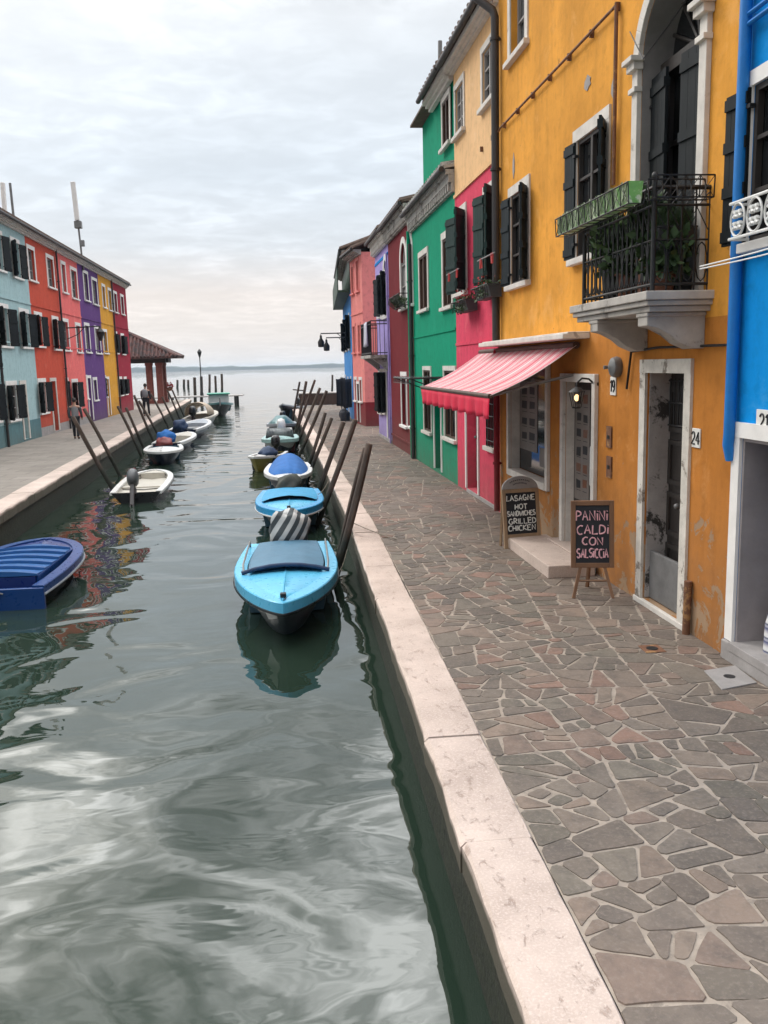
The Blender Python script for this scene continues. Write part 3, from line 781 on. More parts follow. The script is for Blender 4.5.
# old brown entrance door with its white worn frame
xa, xb = X(684, 470), X(645.5, 470); ztd = FR.Z(664, 373)
od = HO.door((xa, .06, xb, ztd), leafm='dark_wood', surround='worn_white', fr=.13, dep=.24, panels=4, split=True, light=0, name='entrance_door')
mb = MB(); mb.b2((xa + .01, -.10, .07), (xb - .01, -.06, .56)); mb.build('flood_board', 'zinc', od, bevel=.006)
mb = MB(); mb.b2((xb - .02, -.24, .07), (xb - .002, -.02, ztd - .002)); MT['flaking'] = plain('flaking', (.34, .32, .31), .8, .25, 5, .3, c2=(.03, .028, .026), amt=.53); mb.build('jamb_lining', 'flaking', od)
mb = MB()
for k in range(9):
    xq = xa + .06 + (xb - xa - .12) * k / 8; mb.tube([(xq, -.215, ztd - .52), (xq, -.215, ztd - .06)], .009, 6)
for zz in (ztd - .52, ztd - .3, ztd - .08): mb.tube([(xa + .03, -.215, zz), (xb - .03, -.215, zz)], .011, 6)
mb.build('grille', 'iron', od)
mb = MB(); mb.b2((xa - .16, -.24, .0), (xb + .16, .04, .058)); mb.build('threshold', 'white_stone', od, bevel=.008)
# shop window
xa, xb = X(548, 440), X(511, 430); zt, zb = FR.Z(530, 372), FR.Z(530, 476)
HO.hole(xa, zb, xb, zt + .1, .14); zt += .1
mb = MB(); fr = .10
mb.b2((xa - fr, 0, zb - .1), (xa, .05, zt)); mb.b2((xb, 0, zb - .1), (xb + fr, .05, zt)); mb.b2((xa - fr, 0, zt), (xb + fr, .054, zt + .1)); mb.b2((xa, -.13, zb - .1), (xb, .06, zb))
sw = mb.build('shop_window', 'white_stone', HO.e, bevel=.006)
mb = MB(); mb.b2((xa - .01, -.165, zb), (xb + .01, -.145, zt)); mb.build('pane', 'pane_dark', sw)
mb = MB(); mb.b2((xb - .012, -.139, zb), (xb - .003, -.003, zt)); mb.b2((xa + .003, -.139, zb), (xa + .012, -.003, zt)); mb.build('jamb_lining', 'white_stone', sw)
def menu_poster(name, parent, x0, x1, z0, z1, y, rows):
    mb = MB(); mb.b2((x0, y, z0), (x1, y + .006, z1)); o = mb.build(name, 'poster', parent)
    mb = MB(); w = (x1 - x0)
    for i in range(rows):
        zc = z1 - (z1 - z0) * (i + .6) / (rows + .6); hh = (z1 - z0) / (rows + .6) * .30
        for q in (.28, .72):
            cx_ = x0 + w * q; jz = hh * rnd.uniform(-.25, .25)
            mb.prism([(cx_ + w * .20 * math.cos(t * PI / 2 + PI / 4) * rnd.uniform(.9, 1.1), y + .0065, zc + jz + hh * 1.15 * math.sin(t * PI / 2 + PI / 4) * rnd.uniform(.85, 1.15)) for t in range(4)], (0, .002, 0), 0 if rnd.random() < .75 else 1)
            mb.b2((cx_ - w * .15, y + .0065, zc - hh * 1.45), (cx_ + w * .13, y + .0078, zc - hh * 1.33), 0)
    mb.build('pictures', ['ink', 'dish'], o); return o
MT['poster'] = plain('poster', (.17, .145, .13), .5, .12, 3, .02); MT['dish'] = plain('dish', (.16, .06, .03), .5, .4, 20, .02); MT['dark_green'] = plain('dark_green', (.02, .06, .035), .6, .4, 5, .1)
xm = xa + (xb - xa) * .50
menu_poster('menu_poster', sw, xm, xb - .03, zb + .32, zt - .25, -.142, 4)
mb = MB(); mb.b2((xa + .1, -.142, zb + .14), (xm - .12, -.136, zb + .42)); mb.b2((xa + .16, -.142, zb + .5), (xa + .38, -.136, zb + .78)); mb.build('price_card', 'poster', sw)
# shop door
xa, xb = X(594.5, 460), X(565.5, 460); zt = FR.Z(580, 382)
HO.hole(xa, .17, xb, zt, .14)
mb = MB(); mb.b2((xa - .10, 0, 0.0), (xa, .05, zt)); mb.b2((xb, 0, 0), (xb + .10, .05, zt)); mb.b2((xa - .10, 0, zt), (xb + .10, .054, zt + .1)); sd = mb.build('shop_door', 'white_stone', HO.e, bevel=.006)
mb = MB(); mb.b2((xa, -.19, .17), (xb, -.145, zt)); mb.build('pane', 'pane_dark', sd)
mb = MB(); mb.b2((xb - .012, -.139, .17), (xb - .003, -.003, zt)); mb.build('jamb_lining', 'white_stone', sd)
xm = xa + (xb - xa) * .40
mb = MB(); mb.b2((xm - .02, -.139, .18), (xb - .014, -.11, zt - .02)); mb.build('door_leaf', 'dark_wood', sd)
menu_poster('menu_poster', sd, xm + .04, xb - .06, .75, zt - .1, -.108, 6)
mb = MB(); mb.tube([(xm - .05, -.14, .9), (xm - .05, -.09, 1.0), (xm - .05, -.09, 1.45), (xm - .05, -.14, 1.55)], .014, 7); mb.build('handle', 'white_iron', sd, 60)
# plaster, roof, string course and conduits
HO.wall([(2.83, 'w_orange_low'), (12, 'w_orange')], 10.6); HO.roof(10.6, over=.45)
s1_, zq = FR.sz(505, 130); zq2 = FR.Z(600, 22)
mb = MB(); zq = (zq + zq2) / 2
mb.tube([(X(620, 0), .05, zq), (HO.W - .25, .05, zq), (HO.W - .12, .06, zq - .06), (HO.W - .1, .06, zq - .9)], .016, 8)
xp = X(619.5, 100); mb.tube([(xp, .05, zq + .02), (xp, .05, FR.Z(618, 185))], .022, 8)
for k in range(9): mb.box((X(620, 0) + k * .75, .025, zq), (.03, .05, .08))
mb.build('conduit', 'pipe_rust', HO.e, 60)
for (px_, py_, rx, rz) in ((588, 83, .10, .075), (614, 88, .06, .09), (514, 166, .05, .16)):
    s_, z_ = FR.sz(px_, py_); x_ = s_ - H0
    mb = MB(); mb.prism([(x_ + rx * (1 + .25 * math.sin(3 * t)) * math.cos(t * PI / 6), .001, z_ + rz * (1 + .2 * math.cos(2 * t)) * math.sin(t * PI / 6)) for t in range(12)], (0, .008, 0)); mb.build('plaster_patch', 'plug', HO.e)
zc = FR.Z(690, 347)
mb = MB(); mb.tube([(.02, .03, zc), (1.4, .03, zc + .01), (X(634, 352), .03, zc - .02), (X(634, 352) + .1, .03, zc - .4)], .013, 6)
mb.build('cable', 'iron', HO.e, 60); mb = MB()
mb.tube([(-.02, .06, 6.2), (.05, .05, 5.9), (.03, .05, 5.6), (.10, .05, 5.2)], .016, 6)
mb.build('cable', 'iron', HO.e, 60); mb = MB()
mb.tube([(X(640, 20), .10, zsp + .35), (X(660, 45), .16, zsp - .05), (X(690, 50), .2, zsp + .02), (X(712, 20), .1, zsp + .25), (X(716, 10), .1, zsp + 1.0)], .006, 5)
mb.build('cable', 'iron', HO.e, 60)
plate(HO.e, FR, H0, 697.2, 438, .15, .17, '24'); plate(HO.e, FR, H0, 614, 386, .16, .20, '19')
s_, z_ = FR.sz(619, 367); x_ = s_ - H0
mb = MB(); mb.lathe([(.0, 0), (.105, 0), (.115, .03), (.10, .08), (.04, .11), (0, .11)], n=16); mb.lathe([(.02, .13), (.02, .17), (.0, .17)], n=8)
o = mb.build('gas_meter', 'zinc', HO.e, 40); o.location = (x_, .0, z_); o.rotation_euler = (-PI / 2, 0, 0)
for (pa, pb) in ((605, 437), (604, 467)):
    s_, z_ = FR.sz(610, pb); mb = MB(); mb.b2((s_ - H0 - .07, .0, z_ - .12), (s_ - H0 + .07, .018, z_ + .12)); mb.b2((s_ - H0 - .03, .018, z_ - .02), (s_ - H0 + .03, .026, z_ + .02), 1); mb.build('letter_slot', ['pipe_rust', 'iron'], HO.e)
# rusty boot of a pipe beside the entrance door
x_ = X(692, 590); mb = MB(); mb.tube([(x_, .045, 0.0), (x_, .04, .50)], .036, 9); mb.build('pipe_stub', 'pipe_rust', HO.e, 60)

# -- balcony (part of the orange house): slab, brackets, railing
def DP(px, py, x):      # depth and height of a pixel on the plane perpendicular to the facade at local x
    P0 = FR.W(H0 + x, 0, 0); P = on_plane(px, py, P0, FR.t); q = P - P0; return q.dot(FR.n), P.z
xbn = X(711, 291); dB, zB = DP(650, 292, xbn)
xbf = FR.S(577, 304, dB) - H0
zsl = FR.sz(711, 290)[1]; th = .17
mb = MB()
for (ov, za, zb_) in ((.0, -th, -.12), (.035, -.12, -.075), (.06, -.075, -.0)):
    mb.b2((xbn - ov, -.02, zsl + za), (xbf + ov, dB + ov, zsl + zb_ - .002))
MT['balcony_stone'] = plain('balcony_stone', (.43, .40, .365), .85, .25, 4, .3, c2=(.2, .18, .16), amt=.56)
slab = mb.build('balcony_slab', 'balcony_stone', HO.e, bevel=.008)
def bracket(x, w):
    prof = [(0, -th), (dB * .97, -th), (dB * .97, -th - .11), (dB * .80, -th - .13), (dB * .58, -th - .19), (dB * .42, -th - .26), (dB * .2, -th - .31), (0, -th - .31)]
    mb = MB(); mb.prism([(x, p[0], zsl + p[1] - .001) for p in prof], (w, 0, 0)); mb.b2((x - .02, .0, zsl - th - .035), (x + w + .02, dB * .99, zsl - th - .002))
    mb.build('bracket', 'balcony_stone', slab, bevel=.008)
bracket(xbn + .08, .20); bracket(xbf - .55, .20)
ztop = DP(651, 187, xbn + .06)[1]; ztop = min(max(ztop, zsl + .8), zsl + 1.15)
mb = MB(); e = .07; y1 = dB - .05; A, B = xbn + e, xbf - e
for (p, q) in (((A, 0), (A, y1)), ((A, y1), (B, y1)), ((B, y1), (B, 0))):
    for zz, r_ in ((zsl + .06, .014), (zsl + .42, .009), (ztop - .14, .012), (ztop, .02)): mb.tube([(p[0], p[1], zz), (q[0], q[1], zz)], r_, 6)
    n = max(3, int((Vector(p) - Vector(q)).length / .105))
    for i in range(n + 1):
        f = i / n; x_ = p[0] + (q[0] - p[0]) * f; y_ = p[1] + (q[1] - p[1]) * f
        mb.tube([(x_, y_, zsl), (x_, y_, zsl + .2), (x_, y_, zsl + .42), (x_, y_, ztop - .14), (x_, y_, ztop)], [.008, .012, .010, .008, .008], 5)
        if i < n:
            xm_ = p[0] + (q[0] - p[0]) * (f + .5 / n); ym_ = p[1] + (q[1] - p[1]) * (f + .5 / n); dx = (q[0] - p[0]) / n * .42; dy = (q[1] - p[1]) / n * .42
            mb.tube([(xm_ + dx * math.sin(t * PI / 5), ym_ + dy * math.sin(t * PI / 5), zsl + .24 + .16 * math.cos(t * PI / 5)) for t in range(11)], .006, 5)
            mb.tube([(xm_ - dx, ym_ - dy, zsl + .5), (xm_ + dx, ym_ + dy, zsl + .68), (xm_ - dx, ym_ - dy, zsl + .8)], .005, 5)
for (x_, y_) in ((A, y1), (B, y1)): mb.tube([(x_, y_, zsl), (x_, y_, ztop + .06)], .022, 8); mb.ell((x_, y_, ztop + .09), (.03, .03, .035), 8, 6)
mb.build('railing', 'iron', HO.e, 60)
def W(x, d, z): return FR.W(H0 + x, d, z)
def wtag(o, label, cat, group=None): return tag(o, label, cat, group)
# planter rack along the balcony rail: wire basket holding a green reed trough
def rack(A_, B_, z, label, filled):
    d = (Vector(B_) - Vector(A_)); L = d.length; rz = math.atan2(d.y, d.x); e_ = empty('planter_rack', A_, rz)
    tag(e_, label, 'planter rack')
    mb = MB(); h = .17; wt, wb_ = .17, .16
    for (yy, zz) in ((0, h), (-wt, h), (-.03, 0), (-wb_, 0)): mb.tube([(0, yy, zz), (L, yy, zz)], .007, 6)
    n = max(4, int(L / .16))
    for i in range(n + 1):
        x = L * i / n; mb.tube([(x, 0, h), (x, -.03, 0), (x, -wb_, 0), (x, -wt, h)], .006, 5)
        if i < n: mb.tube([(x, -wb_, 0), (x + L / n, -wt, h)], .003, 4); mb.tube([(x + L / n, -wb_, 0), (x, -wt, h)], .003, 4)
    mb.build('basket', 'iron', e_, 60)
    if filled:
        mb = MB(); x0, x1 = L * filled[0], L * filled[1]
        mb.loft([[(x, -.04, .012), (x, -wb_ + .012, .012), (x, -wt + .022, h + .015), (x, -.02, h + .015)] for x in (x0, x1)])
        mb.build('trough', 'reed', e_)
        mb = MB()
        for i in range(int((x1 - x0) / .012)):
            x = x0 + (x1 - x0) * rnd.random(); t = rnd.random(); yy = -wb_ + .008 - t * .01
            mb.poly([(x, yy, rnd.uniform(.01, .04)), (x + .012, yy, .02), (x + .012 + rnd.uniform(-.02, .02), -wt + .014, h + rnd.uniform(.0, .035)), (x + rnd.uniform(-.02, .02), -wt + .012, h + rnd.uniform(.0, .03))], 0 if rnd.random() < .6 else 1)
        mb.build('grass_blades', ['leaf_light', 'reed_pale'], e_)
    return e_
MT['reed'] = plain('reed', (.22, .50, .13), .6, .4, 16, .2, stretch=(1.6, .3, .3), c2=(.62, .70, .50), amt=.46)
MT['reed_pale'] = plain('reed_pale', (.38, .46, .30), .6, .2, 16, .1)
dR = dB + .02
zr1 = ztop - .13
pA = W(A - .02, dR, zr1); pB = W(B + .22, dR, zr1)
# the rack's local -y must face outwards (towards the canal): run it from far to near
rack(pB, pA, 0, 'long green reed trough in a wire rack on the balcony rail', (.02, .98)).rotation_euler.z += 0
rack(W(A - .02, dR + .0, zr1 + .02), W(A - .02, .06, zr1 + .02), 0, 'empty black wire planter rack on the near side of the balcony', None)
def plant_pot(x, d, z, label, rad, n, m='leaf', pot='pot', h=.16):
    e_ = tag(empty('potted_plant', W(x, d, z), FR.rz), label, 'potted plant')
    mb = MB(); mb.lathe([(.0, 0), (.075, 0), (.10, h), (.115, h), (.115, h + .02), (.09, h + .02), (.085, h - .01), (0, h - .01)], n=12); mb.build('pot', pot, e_, 50)
    mb = MB(); mb.leaves((0, 0, h + rad[2] * .7), rad, n, .09); 
    for k in range(6): mb.tube([(0, 0, h - .02), (rnd.uniform(-.08, .08), rnd.uniform(-.08, .08), h + rad[2])], .004, 4)
    mb.build('foliage', m, e_)
MT['pot'] = plain('pot', (.20, .075, .04), .75, .25, 6, .1); MT['pot_dark'] = plain('pot_dark', (.03, .03, .032), .6, .3, 6, .1)
plant_pot(A + .22, dB - .25, zsl, 'bushy green potted plant low in the near corner of the balcony', (.26, .20, .24), 900, 'leaf')
plant_pot(A + .50, dB - .22, zsl + .0, 'tall leafy potted plant standing behind the front balcony bars', (.22, .17, .36), 800, 'leaf', h=.3)
plant_pot((A + B) / 2 + .1, dB - .20, zsl, 'leafy green potted plant at the middle of the balcony front', (.22, .16, .26), 700, 'leaf', h=.22)
plant_pot(B - .30, dB - .22, zsl + .0, 'olive green potted plant at the far end of the balcony', (.28, .20, .32), 760, 'leaf_light', 'pot_dark', h=.34)
e_ = tag(empty('planter_box', W(A + .16, dB * .45, zsl + .44), FR.rz), 'dark trough of spiky plants hung inside the near balcony rail', 'planter box')
mb = MB(); mb.loft([[(-.09, -dB * .32, z), (.09, -dB * .32, z), (.09, dB * .32, z), (-.09, dB * .32, z)] for z in (-.09, .09)]); mb.b2((-.10, -dB * .33, .09), (.10, dB * .33, .105)); mb.build('trough', 'pot_dark', e_, bevel=.006)
mb = MB()
for i in range(150):
    p = Vector((rnd.uniform(-.07, .07), rnd.uniform(-.3, .3) * dB, .09)); t_ = p + Vector((rnd.uniform(-.1, .1), rnd.uniform(-.1, .1), rnd.uniform(.10, .26))); w = .008
    mb.poly([p + Vector((w, 0, 0)), p - Vector((w, 0, 0)), t_])
    mb.poly([p + Vector((0, w, 0)), p - Vector((0, w, 0)), t_])
mb.build('foliage', 'leaf', e_)

# -- ledge board and striped awning over the shop
zle = FR.Z(560, 334, .3); zle = sum((FR.Z(585, 331, .33), FR.Z(500, 345, .33))) / 2
xl0 = X(590, 340); 
mb = MB(); mb.b2((xl0, 0, zle - .03), (HO.W + .10, .33, zle + .03)); mb.b2((xl0, 0, zle + .031), (HO.W + .10, .27, zle + .05)); mb.build('ledge', 'white_stone', HO.e, bevel=.008)
def awning():
    P0r = FR.W(FR.S(581, 350), 0, 0); P = on_plane(490, 395.5, P0r, FR.t); dd = (P - P0r).dot(FR.n); zb = P.z
    xr = FR.S(581, 350) - H0
    Pl = on_plane(421.5, 388, FR.W(0, dd, 0), FR.n); xl = (Pl - FR.A).dot(FR.t) - H0
    zt = zle - .10
    return xr, xl, dd, zb, zt
xr, xl, dd, zb, zt = awning()
print('AWNING', xr, xl, dd, zb, zt, 'W', HO.W)
e_ = tag(empty('awning', W(xr, 0, 0), FR.rz), 'red and white striped fabric awning over the shop front', 'awning')
Lx = xl - xr
def awning_mat():
    m, nt, b = new_mat('striped_canvas'); co = objco(nt); z = nt.nodes.new('ShaderNodeSeparateXYZ'); nt.links.new(co, z.inputs[0])
    f = mth(nt, 'FRACT', mth(nt, 'MULTIPLY', z.outputs[0], 1 / .36))
    col = ramp(nt, f, [(0, (.70, .58, .57)), (.12, (.55, .07, .12)), (.24, (.70, .58, .57)), (.32, (.58, .06, .11)), (.58, (.68, .54, .53)), (.63, (.54, .06, .11)), (.72, (.70, .58, .57)), (.79, (.58, .14, .18)), (.90, (.70, .58, .57))], 'CONSTANT')
    col = mix(nt, col, (.42, .26, .25), ramp(nt, noise(nt, co, 2.2, 6, .65), [(.5, 0), (.8, .4)]))
    nt.links.new(col, b.inputs['Base Color']); b.inputs['Roughness'].default_value = .85
    b.inputs['Sheen Weight'].default_value = .2
    bump(nt, b, noise(nt, co, 90, 2), .1, .003); return m
MT['canvas'] = awning_mat(); MT['red_canvas'] = plain('red_canvas', (.62, .006, .045), .8, .18, 3, .1, stretch=(3, 3, .6))
us = [i / 24 for i in range(25)]; vs = [i / 10 for i in range(11)]
mb = MB(); 
def cloth(u, v):
    sag = -.075 * math.sin(PI * v) * (1 - .3 * math.cos(u * PI * 8)) - .008 * math.sin(u * 40) * v
    return (u * Lx, .06 + (dd - .06) * v, zt + (zb - zt) * v + sag)
mb.grid(cloth, us, vs); o = mb.build('canopy', 'canvas', e_, 180); sm = o.modifiers.new('solid', 'SOLIDIFY'); sm.thickness = .006
mb = MB(); hv = .24
us2 = [i / 90 for i in range(91)]
mb.grid(lambda u, v: (u * Lx, dd + .012 + (.022 * math.sin(u * 61) + .012 * math.sin(u * 23 + 1)) * v, zb - .035 - v * (hv + .008 * math.sin(u * 61 + .6))), us2, [0, .25, .5, .75, 1])
o = mb.build('valance', 'red_canvas', e_, 180); sm = o.modifiers.new('solid', 'SOLIDIFY'); sm.thickness = .006
mb = MB(); mb.tube([(0, dd, zb - .01), (Lx, dd, zb - .01)], .03, 8); mb.tube([(-.0, .06, zt), (Lx, .06, zt)], .045, 10); mb.build('front_bar', 'brown_wood', e_, 60)
for xq in (.12, Lx - .12):
    mb = MB(); zc = zt - .35
    mb.tube([(xq, .03, zc), (xq + .02, dd * .55, zc - .12), (xq, dd, zb - .02)], .018, 7); mb.ell((xq + .02, dd * .55, zc - .12), (.03, .03, .03), 8, 6); mb.build('folding_arm', 'zinc', e_, 60)

# -- lit wall lantern by the shop door
s_, z_ = FR.sz(597, 384); LA = W(s_ - H0 , 0, z_)
e_ = tag(empty('wall_lantern', LA, FR.rz), 'small lit wall lantern on a bracket beside the shop door', 'lantern')
mb = MB(); mb.lathe([(0, 0), (.06, 0), (.06, .02), (.03, .04), (0, .04)], n=12)
o = mb.build('wall_plate', 'iron', e_, 50); o.rotation_euler = (-PI / 2, 0, 0)
mb = MB(); mb.tube([(0, .03, 0), (0, .10, .06), (0, .18, .07), (0, .24, .02), (0, .24, -.03)], .012, 7)
mb.lathe([(.0, -.02), (.03, -.03), (.095, -.075), (.10, -.085), (.0, -.085)], (0, .24, 0), 8)
mb.lathe([(.0, -.27), (.05, -.27), (.055, -.255), (.0, -.25)], (0, .24, 0), 8)
for k in range(6):
    a = k * PI / 3; mb.tube([(.085 * math.cos(a), .24 + .085 * math.sin(a), -.085), (.05 * math.cos(a), .24 + .05 * math.sin(a), -.26)], .005, 4)
mb.build('bracket', 'iron', e_, 50)
m, nt, b = new_mat('lamp_glow'); b.inputs['Emission Color'].default_value = (1, .62, .28, 1); b.inputs['Emission Strength'].default_value = 1.6; b.inputs['Base Color'].default_value = (.8, .7, .5, 1); MT['lamp_glow'] = m
mb = MB(); mb.ell((0, .24, -.15), (.028, .028, .04), 10, 8); mb.build('bulb', 'lamp_glow', e_, 180)

# -- shop doorstep (two marble slabs)
pA = gz(541, 566); 
sx0, sx1 = X(594.5, 560) - .12, X(560, 552) + .12
e_ = HO.e
mb = MB(); mb.b2((sx0 - .05, .052, 0), (sx1 + .30, .62, .15)); mb.b2((sx0, -.22, .15), (sx1 - .05, .16, .172 )); mb.build('doorstep', 'kerb', e_, bevel=.012)

# -- chalkboards
def chalkboard(name, pa, pb, ht, lines, arch, label, frame, chalk, legs, tilt=.16, top_text=False, z_board=.2):
    A_ = gz(*pa); B_ = gz(*pb); w = (B_ - A_).length; d = (B_ - A_).normalized(); rz = math.atan2(d.y, d.x)
    e_ = tag(empty(name, A_.lerp(B_, .5), rz), label, 'menu board')
    # local x to the viewer's right, -y towards the viewer
    def P(u, v, o=0.0): return Vector((u, v * tilt - o * 1.0, v))
    h0, h1 = z_board, ht; fw = .05; hw = w / 2
    mb = MB()
    def slab(u0, v0, u1, v1, o0, o1, m=0): mb.prism([P(u0, v0, o0), P(u1, v0, o0), P(u1, v1, o0), P(u0, v1, o0)], P(0, 0, o1) - P(0, 0, o0), m)
    slab(-hw + fw, h0 + fw, hw - fw, h1 - fw, 0, .012)
    bo = mb.build('slate', 'slate', e_)
    mb = MB()
    slab(-hw, h0, -hw + fw, h1, -.012, .026); slab(hw - fw, h0, hw, h1, -.012, .026); slab(-hw + fw, h0, hw - fw, h0 + fw, -.012, .024); slab(-hw + fw, h1 - fw, hw - fw, h1, -.012, .024)
    mb.build('frame', frame, e_, bevel=.005)
    if arch:
        mb = MB(); n = 16; ah = arch
        pts = [P(hw * .98 * math.cos(PI * i / n), h1 + .002 + ah * math.sin(PI * i / n), -.010) for i in range(n + 1)]
        mb.prism(pts, P(0, 0, .022) - P(0, 0, -.010)); mb.build('header', 'plug', e_, bevel=.004)
        mb = MB()
        for (k, r) in ((.55, .011), (.80, .011)):
            for sgn in range(11):
                a = PI * (.28 + .44 * sgn / 10); a2 = a + .075
                mb.tube([P(hw * k * math.cos(a), h1 + ah * (k - .08) * math.sin(a), .024), P(hw * k * math.cos(a2), h1 + ah * (k - .08) * math.sin(a2), .024)], .007, 4)
        mb.build('header_ornament', 'ink', e_)
    if legs == 'easel':
        for sg in (-1, 1):
            mb = MB(); a = P(sg * hw * .55, h0 + .02); b = Vector((sg * hw * .92, -.06, 0)); mb.tube([a, b], .022, 4); mb.build('leg', frame, e_)
        mb = MB(); mb.tube([P(0, h0 + .4, -.03), Vector((.0, .42, 0))], .022, 4); mb.build('leg', frame, e_)
        mb = MB(); mb.tube([P(-hw * .7, h0 * .55, .0), P(hw * .7, h0 * .55, .0)], .012, 4); mb.build('stretcher', frame, e_)
    else:
        for sg in (-1, 1):
            mb = MB(); u = sg * (hw - fw / 2); mb.prism([P(u - fw / 2, 0, -.010), P(u + fw / 2, 0, -.010), P(u + fw / 2, h0 - .001, -.010), P(u - fw / 2, h0 - .001, -.010)], P(0, 0, .024) - P(0, 0, -.010)); mb.build('leg', frame, e_)
            mb = MB(); mb.tube([P(u, h1 - .1, -.02), Vector((u, .20, 0))], .02, 4); mb.build('back_leg', frame, e_)
    mb = MB()
    H_ = (h1 - h0 - 2 * fw); v = h1 - fw
    for (t, hh, adv, du) in lines:
        hh *= H_; v -= adv * H_
        avail = (w - 2 * fw) * .93; gap = .22
        k = min(1.22, avail / text_width(t, hh, gap)) if t else 1
        uw = text_width(t, hh, gap) * k
        PP = lambda u, vv, k=k, uw=uw, du=du: P(-uw / 2 + u * k + du * w, vv, .015)
        lettering(mb, t, 0, v, hh, PP, .0085, 0, .025, gap)
    mb.build('chalk_writing', chalk, bo)
    return e_
hA = on_y(522, 490, gz(522, 548).y).z
chalkboard('chalkboard', (504.5, 549), (541, 546), hA, [('LASAGNE', .125, .19, 0), ('HOT', .115, .21, .0), ('SANDWICHES', .115, .16, 0), ('GRILLED', .125, .19, .02), ('CHICKEN', .125, .17, -.01)], .17,
    'chalkboard with arched grey header, white menu beginning with lasagne, below the shop window', 'pale_wood', 'chalk', 'a', .14, z_board=.14)
hB = on_y(592, 498, gz(592, 590).y - .0).z
hB2 = on_y(592, 562, gz(592, 590).y).z
chalkboard('chalkboard', (571, 597), (614, 597), hB, [('PANiNi', .165, .26, -.02), ('CALDi', .15, .235, 0), ('CON', .13, .19, 0), ('SALSiCCiA', .15, .22, 0)], 0,
    'oak framed chalkboard on easel legs, pink and white words panini caldi con salsiccia', 'oak', 'chalk_pink', 'easel', .12, z_board=hB2)

# -- pink house below, peach above
HP = House('pink_house', 'house painted pink below and peach above, with dark shutters', FR, S_PO, S_GP, 'pink')
h0 = HP.s0; X = lambda px, py, d=0.0: FR.S(px, py, d) - h0
def win2(H, xl, xr, ytl, ybl, **k):
    """opening from its left and right edge pixels and the top and bottom pixels on its far (left) edge"""
    a, b = sorted((FR.S(xl, (ytl + ybl) / 2) - H.s0, FR.S(xr, (ytl + ybl) / 2) - H.s0))
    return H.window((a, FR.Z(xl, ybl), b, FR.Z(xl, ytl)), **k)
win2(HP, 456, 464, 91, 138, pane='pane_grey', fr=.1, dep=.08)
win2(HP, 483, 494.5, 54, 109, pane='pane_grey', fr=.1, dep=.08)
win2(HP, 457.5, 466, 216, 294, shut='shutter_green', ang=(146, 166), lwf=.55, fr=.11, dep=.06, sashm='dark_wood')
win2(HP, 485.5, 495, 194, 285, shut='shutter_green', ang=(146, 166), lwf=.55, fr=.11, dep=.06, sashm='dark_wood')
# ground floor
za = FR.Z(492, 447); xa, xb = X(496, 420), X(488, 420)
w_ = HP.window((xa, za, xb, FR.Z(489, 385)), pane='pane_dark', fr=.08, trans=3, name='grilled_window')
mb = MB()
for i in range(6): mb.tube([(xa + (xb - xa) * i / 5, .03, za), (xa + (xb - xa) * i / 5, .03, FR.Z(489, 385))], .011, 6)
for i in range(5): z_ = za + (FR.Z(489, 385) - za) * (i + .5) / 5; mb.tube([(xa, .035, z_), (xb, .035, z_)], .010, 6)
mb.build('grille', 'iron', w_)
xa, xb = X(478.5, 440), X(467, 440)
HP.door((xa, .08, xb, FR.Z(472, 387)), leafm='grey_wood', surround='white_paint', fr=.07, dep=.2, panels=2, split=False)
zsplit = (FR.Z(498, 160) + FR.Z(457, 193)) / 2
HP.wall([(zsplit, 'w_pink'), (20, 'w_peach')], FR.Z(452, 75)); zr = FR.Z(452, 75)
HP.roof(zr, over=.24, slope=.3, corn=.05, cmat='white_stone')
HP.band(zsplit, 'w_peach', .06, .03); HP.band(FR.Z(470, 343), 'w_pink', .05, .02)
HP.pipe(-.12, 2.78, zr - .3, .062, .09, 'pipe_dark', extra=[(.06, .36, zr + .1), (.03, .32, zr), (-.10, .12, zr - .2)])
HP.pipe(-.10, .05, 2.70, .05, .08, 'w_rosebase')
mb = MB(); mb.b2((.25, .0, 0), (HP.W - .9, .02, .07)); mb.build('base_strip', 'plug', HP.e)
for i, (px_, py_) in enumerate(((466, 304), (488, 290))):
    s_, z_ = FR.sz(px_, py_, .15); lab = ['flower box of trailing green plants under the farther pink house window', 'flower box of dark bushy plants under the pink house window nearest the drainpipe'][i]
    e_ = tag(empty('flower_box', FR.W(s_, .02, z_), FR.rz), lab, 'flower box')
    mb = MB(); mb.loft([[(-.5, .03, z), (.5, .03, z), (.5, .03 + q, z), (-.5, .03 + q, z)] for z, q in ((-.14, .17), (.04, .22))]); mb.build('box', 'pot_dark', e_)
    mb = MB(); mb.tube([(-.55, 0, .05), (-.55, .29, .05), (.55, .29, .05), (.55, 0, .05)], .01, 6)
    for k in range(9): mb.tube([(-.55 + k * .1375, .29, .05), (-.55 + k * .1375, .27, -.14)], .006, 5)
    mb.build('rack', 'iron', e_)
    mb = MB(); mb.leaves((0, .14, .06), (.52, .14, .10), 170, .06); mb.leaves((0, .26, -.08), (.5, .05, .10), 70, .05); mb.build('foliage', 'leaf', e_)
    mb = MB(); mb.leaves((0, .16, .16), (.5, .14, .12), 26, .05); mb.build('blossoms', 'flower_red', e_)
